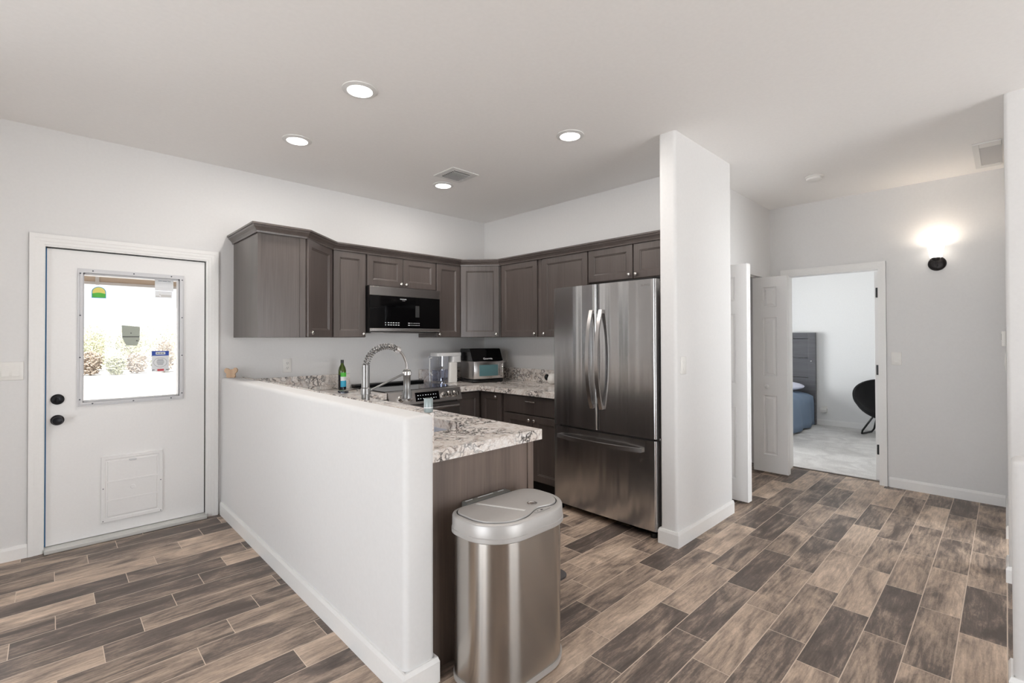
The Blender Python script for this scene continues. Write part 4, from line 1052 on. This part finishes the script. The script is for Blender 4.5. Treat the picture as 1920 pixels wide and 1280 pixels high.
t = thing('thermostat', 'small white thermostat box seen edge-on on the hall right wall', 'thermostat', (4.95, 0, 1.36))
MB().box(4.89, 5.01, .0005, .024, 1.305, 1.412, bev=.004).build('case', M['plastic'], t, smooth=40)
MB().box(4.925, 4.975, .024, .0252, 1.35, 1.395).build('screen', M['silverdark'], t)

# ------------------------------------------------------------------ ceiling fittings
for k, (x, y, lb) in enumerate(((1.222, 2.463, 'recessed round ceiling light nearest the camera'), (1.220, 3.385, 'recessed ceiling light nearest the wall above the outside door'),
                                (2.524, 2.040, 'recessed ceiling light nearest the fin wall and refrigerator'), (2.522, 3.487, 'recessed ceiling light beside the ceiling vent'))):
    t = thing('recessed_light', lb, 'ceiling light', (x, y, C))
    MB().lathe([(.094, 0), (.093, -.004), (.072, -.010), (.068, -.010), (.066, -.003), (.066, 0)], (x, y, C), n=40).build('trim_ring', M['whitemetal'], t, smooth=40)
    MB().lathe([(.0655, -.0035), (.0655, -.006), (.05, -.007), (.001, -.0075)], (x, y, C), n=40).build('lens', M['lamp'], t, smooth=40)
    l = bpy.data.lights.new('lamp_glow', 'AREA'); l.shape = 'DISK'; l.size = .12; l.energy = 6.6; l.color = (1, .95, .90)
    o = bpy.data.objects.new('lamp_glow', l); COL.objects.link(o); o.location = (0, 0, -.012); o.parent = t
# supply vent
t = thing('ceiling_vent', 'square white louvred supply vent in the kitchen ceiling', 'vent', (2.44, 3.19, C))
vx, vy = 2.442, 3.190
b = MB()
for x0, x1, y0, y1 in ((-.135, -.085, -.135, .135), (.085, .135, -.135, .135), (-.085, .085, -.135, -.085), (-.085, .085, .085, .135)): b.box(vx+x0, vx+x1, vy+y0, vy+y1, C-.008, C-.0005, bev=.002)
b.build('frame', M['whitemetal'], t)
MB().box(vx-.085, vx+.085, vy-.085, vy+.085, C-.003, C-.0005).build('backing', M['rubber'], t)
for k in range(8):
    y = vy-.078+k*.022
    MB().extrude([(vx-.085, y+.010, C-.004), (vx-.085, y+.0125, C-.004), (vx-.085, y+.0035, C-.018), (vx-.085, y+.001, C-.018)], (.17, 0, 0)).build('louvre', M['whitemetal'], t)
# smoke detector
t = thing('smoke_detector', 'round white smoke detector on the hallway ceiling', 'detector', (4.68, 1.125, C))
MB().lathe([(.070, -.0005), (.070, -.010), (.062, -.014), (.060, -.030), (.045, -.036), (.001, -.037)], (4.68, 1.125, C), n=36).build('housing', M['plastic'], t, smooth=40)
# return grille
t = thing('return_grille', 'white framed return air grille in the hallway ceiling by the right wall', 'grille', (5.1, -.05, C))
gx0, gx1, gy0, gy1 = 4.72, 5.40, .03, .160
b = MB()
gy0 = .012
for x0, x1, y0, y1 in ((gx0, gx1, gy1-.035, gy1), (gx0, gx0+.035*3, gy0, gy1-.035), (gx1-.07, gx1, gy0, gy1-.035)): b.box(x0, x1, y0, y1, C-.010, C-.0005, bev=.002)
b.build('frame', M['whitemetal'], t)
MB().box(gx0+.105, gx1-.07, gy0, gy1-.035, C-.006, C-.0005).build('filter', M['grillegrey'], t)
# sconce
t = thing('wall_sconce', 'lit wall sconce with white glass shade and dark bronze plate', 'wall light', (XH, .413, 2.03))
sy = .413
b = MB(); lo = []
for d_, s_ in ((0, 1), (.008, 1), (.020, .86), (.026, .6)):
    lo.append([(XH-d_, sy+.062*s_*math.cos(2*PI*i/30), 2.012+.062*s_*math.sin(2*PI*i/30)) for i in range(30)])
b.loft(lo); b.build('back_plate', M['bronze'], t, smooth=40)
b = MB(); b.tube([(XH-.02, sy, 2.0), (XH-.06, sy, 1.985), (XH-.095, sy, 2.0), (XH-.10, sy, 2.035)], .010, 12); b.lathe([(.024, 2.03), (.03, 2.036), (.03, 2.052)], (XH-.10, sy, 0), n=24); b.build('arm', M['bronze'], t, smooth=40)
b = MB(); b.lathe([(.026, 2.053), (.040, 2.055), (.047, 2.10), (.062, 2.172), (.059, 2.172), (.044, 2.10), (.036, 2.06)], (XH-.10, sy, 0), n=32); b.build('shade', M['shade'], t, smooth=40)
l = bpy.data.lights.new('sconce_bulb', 'POINT'); l.energy = 1.9; l.color = (1, .88, .74); l.shadow_soft_size = .03
o = bpy.data.objects.new('sconce_bulb', l); COL.objects.link(o); o.location = (-.10, 0, .13); o.parent = t

# ------------------------------------------------------------------ bedroom
t = thing('bed', 'bed with tall grey panelled headboard in the far bedroom', 'bed', (7.7, 2.7, 0))
HY0 = 2.085
b = MB(); b.box(8.63, 8.70, HY0, HY0+.10, 0, 1.45, bev=.003); b.box(8.63, 8.70, 3.5, 3.6, 0, 1.45, bev=.003); b.box(8.63, 8.70, HY0+.10, 3.5, 1.36, 1.45, bev=.003)
for k in range(4): b.box(8.645, 8.69, HY0+.10, 3.5, 1.355-.31*(k+1)+.006, 1.355-.31*k, bev=.003)
hb = b.build('headboard', M['headboard'], t)
MB().lathe([(.007, 0), (.009, .006), (.004, .010)], (8.63, HY0+.055, 1.0), '-X', n=12).build('stud', M['chrome'], hb, smooth=40)
MB().box(6.75, 8.62, 2.13, 3.55, .18, .45, bev=.05, seg=3).build('mattress', M['sheet'], t, smooth=40)
MB().box(6.75, 8.62, 2.15, 3.53, .08, .178).build('frame', M['headboard'], t)
for x in (6.85, 8.5):
    for y in (2.2, 3.45): MB().box(x-.03, x+.03, y-.03, y+.03, .006, .08).build('leg', M['headboard'], t)
rg = random.Random(3)
b = MB(); NX, NP = 40, 26; grid = []
for i in range(NX+1):
    x = 6.70+(8.52-6.70)*i/NX; row = []
    for j in range(NP+1):
        u = j/NP
        # path: up the near side, over the top, down the far side
        Lh, Lt = .50, 1.46; s_ = u*(2*Lh+Lt)
        wob = .012*math.sin(x*9+j*.6)+.010*math.sin(x*23+j)
        if s_ < Lh: y, z = 2.105-.018*math.sin(x*14)*(1-s_/Lh)-.03*(1-s_/Lh), .03+s_*.9
        elif s_ < Lh+Lt:
            q = (s_-Lh)/Lt; y = 2.105+q*Lt; z = .48+.03*math.sin(PI*min(1, q*6)/2)+wob*.8
        else: y, z = 3.58, .48-(s_-Lh-Lt)*.9
        row.append(b.bm.verts.new((x, y+wob*.4, z)))
    grid.append(row)
for i in range(NX):
    for j in range(NP): b.bm.faces.new((grid[i][j], grid[i+1][j], grid[i+1][j+1], grid[i][j+1]))
o = b.build('blanket', M['quilt'], smooth=80); tag(o, 'blue-grey plush blanket draped over the bed', 'blanket')
md = o.modifiers.new('thickness', 'SOLIDIFY'); md.thickness = .012; md.offset = 1
b = MB(); b.ball((8.33, 2.60, .615), .20, .44, .065, 28, 14, Matrix.Rotation(math.radians(-10), 3, 'Y'))
tag(b.build('pillow', M['pillow'], smooth=60), 'pale lilac pillow against the grey headboard', 'pillow')
# saucer chair
t = thing('saucer_chair', 'black furry saucer chair beside the bedroom doorway jamb', 'chair', (8.35, 1.12, 0))
TMc = Matrix.Translation((8.36, 1.14, .48)) @ Matrix.Rotation(math.radians(22), 4, 'Z') @ Matrix.Rotation(math.radians(-34), 4, 'Y')
prof = [(.001, -.20), (.16, -.185), (.28, -.13), (.37, -.045), (.415, .03), (.42, .065), (.395, .075), (.33, .0), (.24, -.075), (.12, -.125), (.001, -.14)]
b = MB(); b.lathe(prof, (0, 0, 0), 'Z', 40); b.bm.transform(TMc); b.build('seat_shell', M['blackmat'], t, smooth=60)
for sgn in (1, -1):
    y = 1.14+sgn*.20
    b = MB(); b.tube([(8.34, 1.14+sgn*.13, .33), (8.24, y+sgn*.08, .06), (8.26, y+sgn*.09, .016), (8.52, y+sgn*.02, .016), (8.58, y, .05), (8.50, 1.14+sgn*.13, .36)], .012, 10)
    b.build('leg', M['black'], t, smooth=60)
b = MB(); b.tube([(8.30, 1.0, .30), (8.30, 1.28, .30)], .010, 8); b.build('crossbar', M['black'], t, smooth=60)
t = thing('plug_adapter', 'white plug-in adapter low on the bedroom wall beside the bed', 'adapter', (8.72, 2.0, .235))
MB().box(8.655, 8.7195, 1.945, 2.035, .205, .265, bev=.008).build('case', M['plastic'], t, smooth=40)
MB().box(8.712, 8.7198, 1.95, 2.02, .265, .30).build('plate', M['plastic'], t)
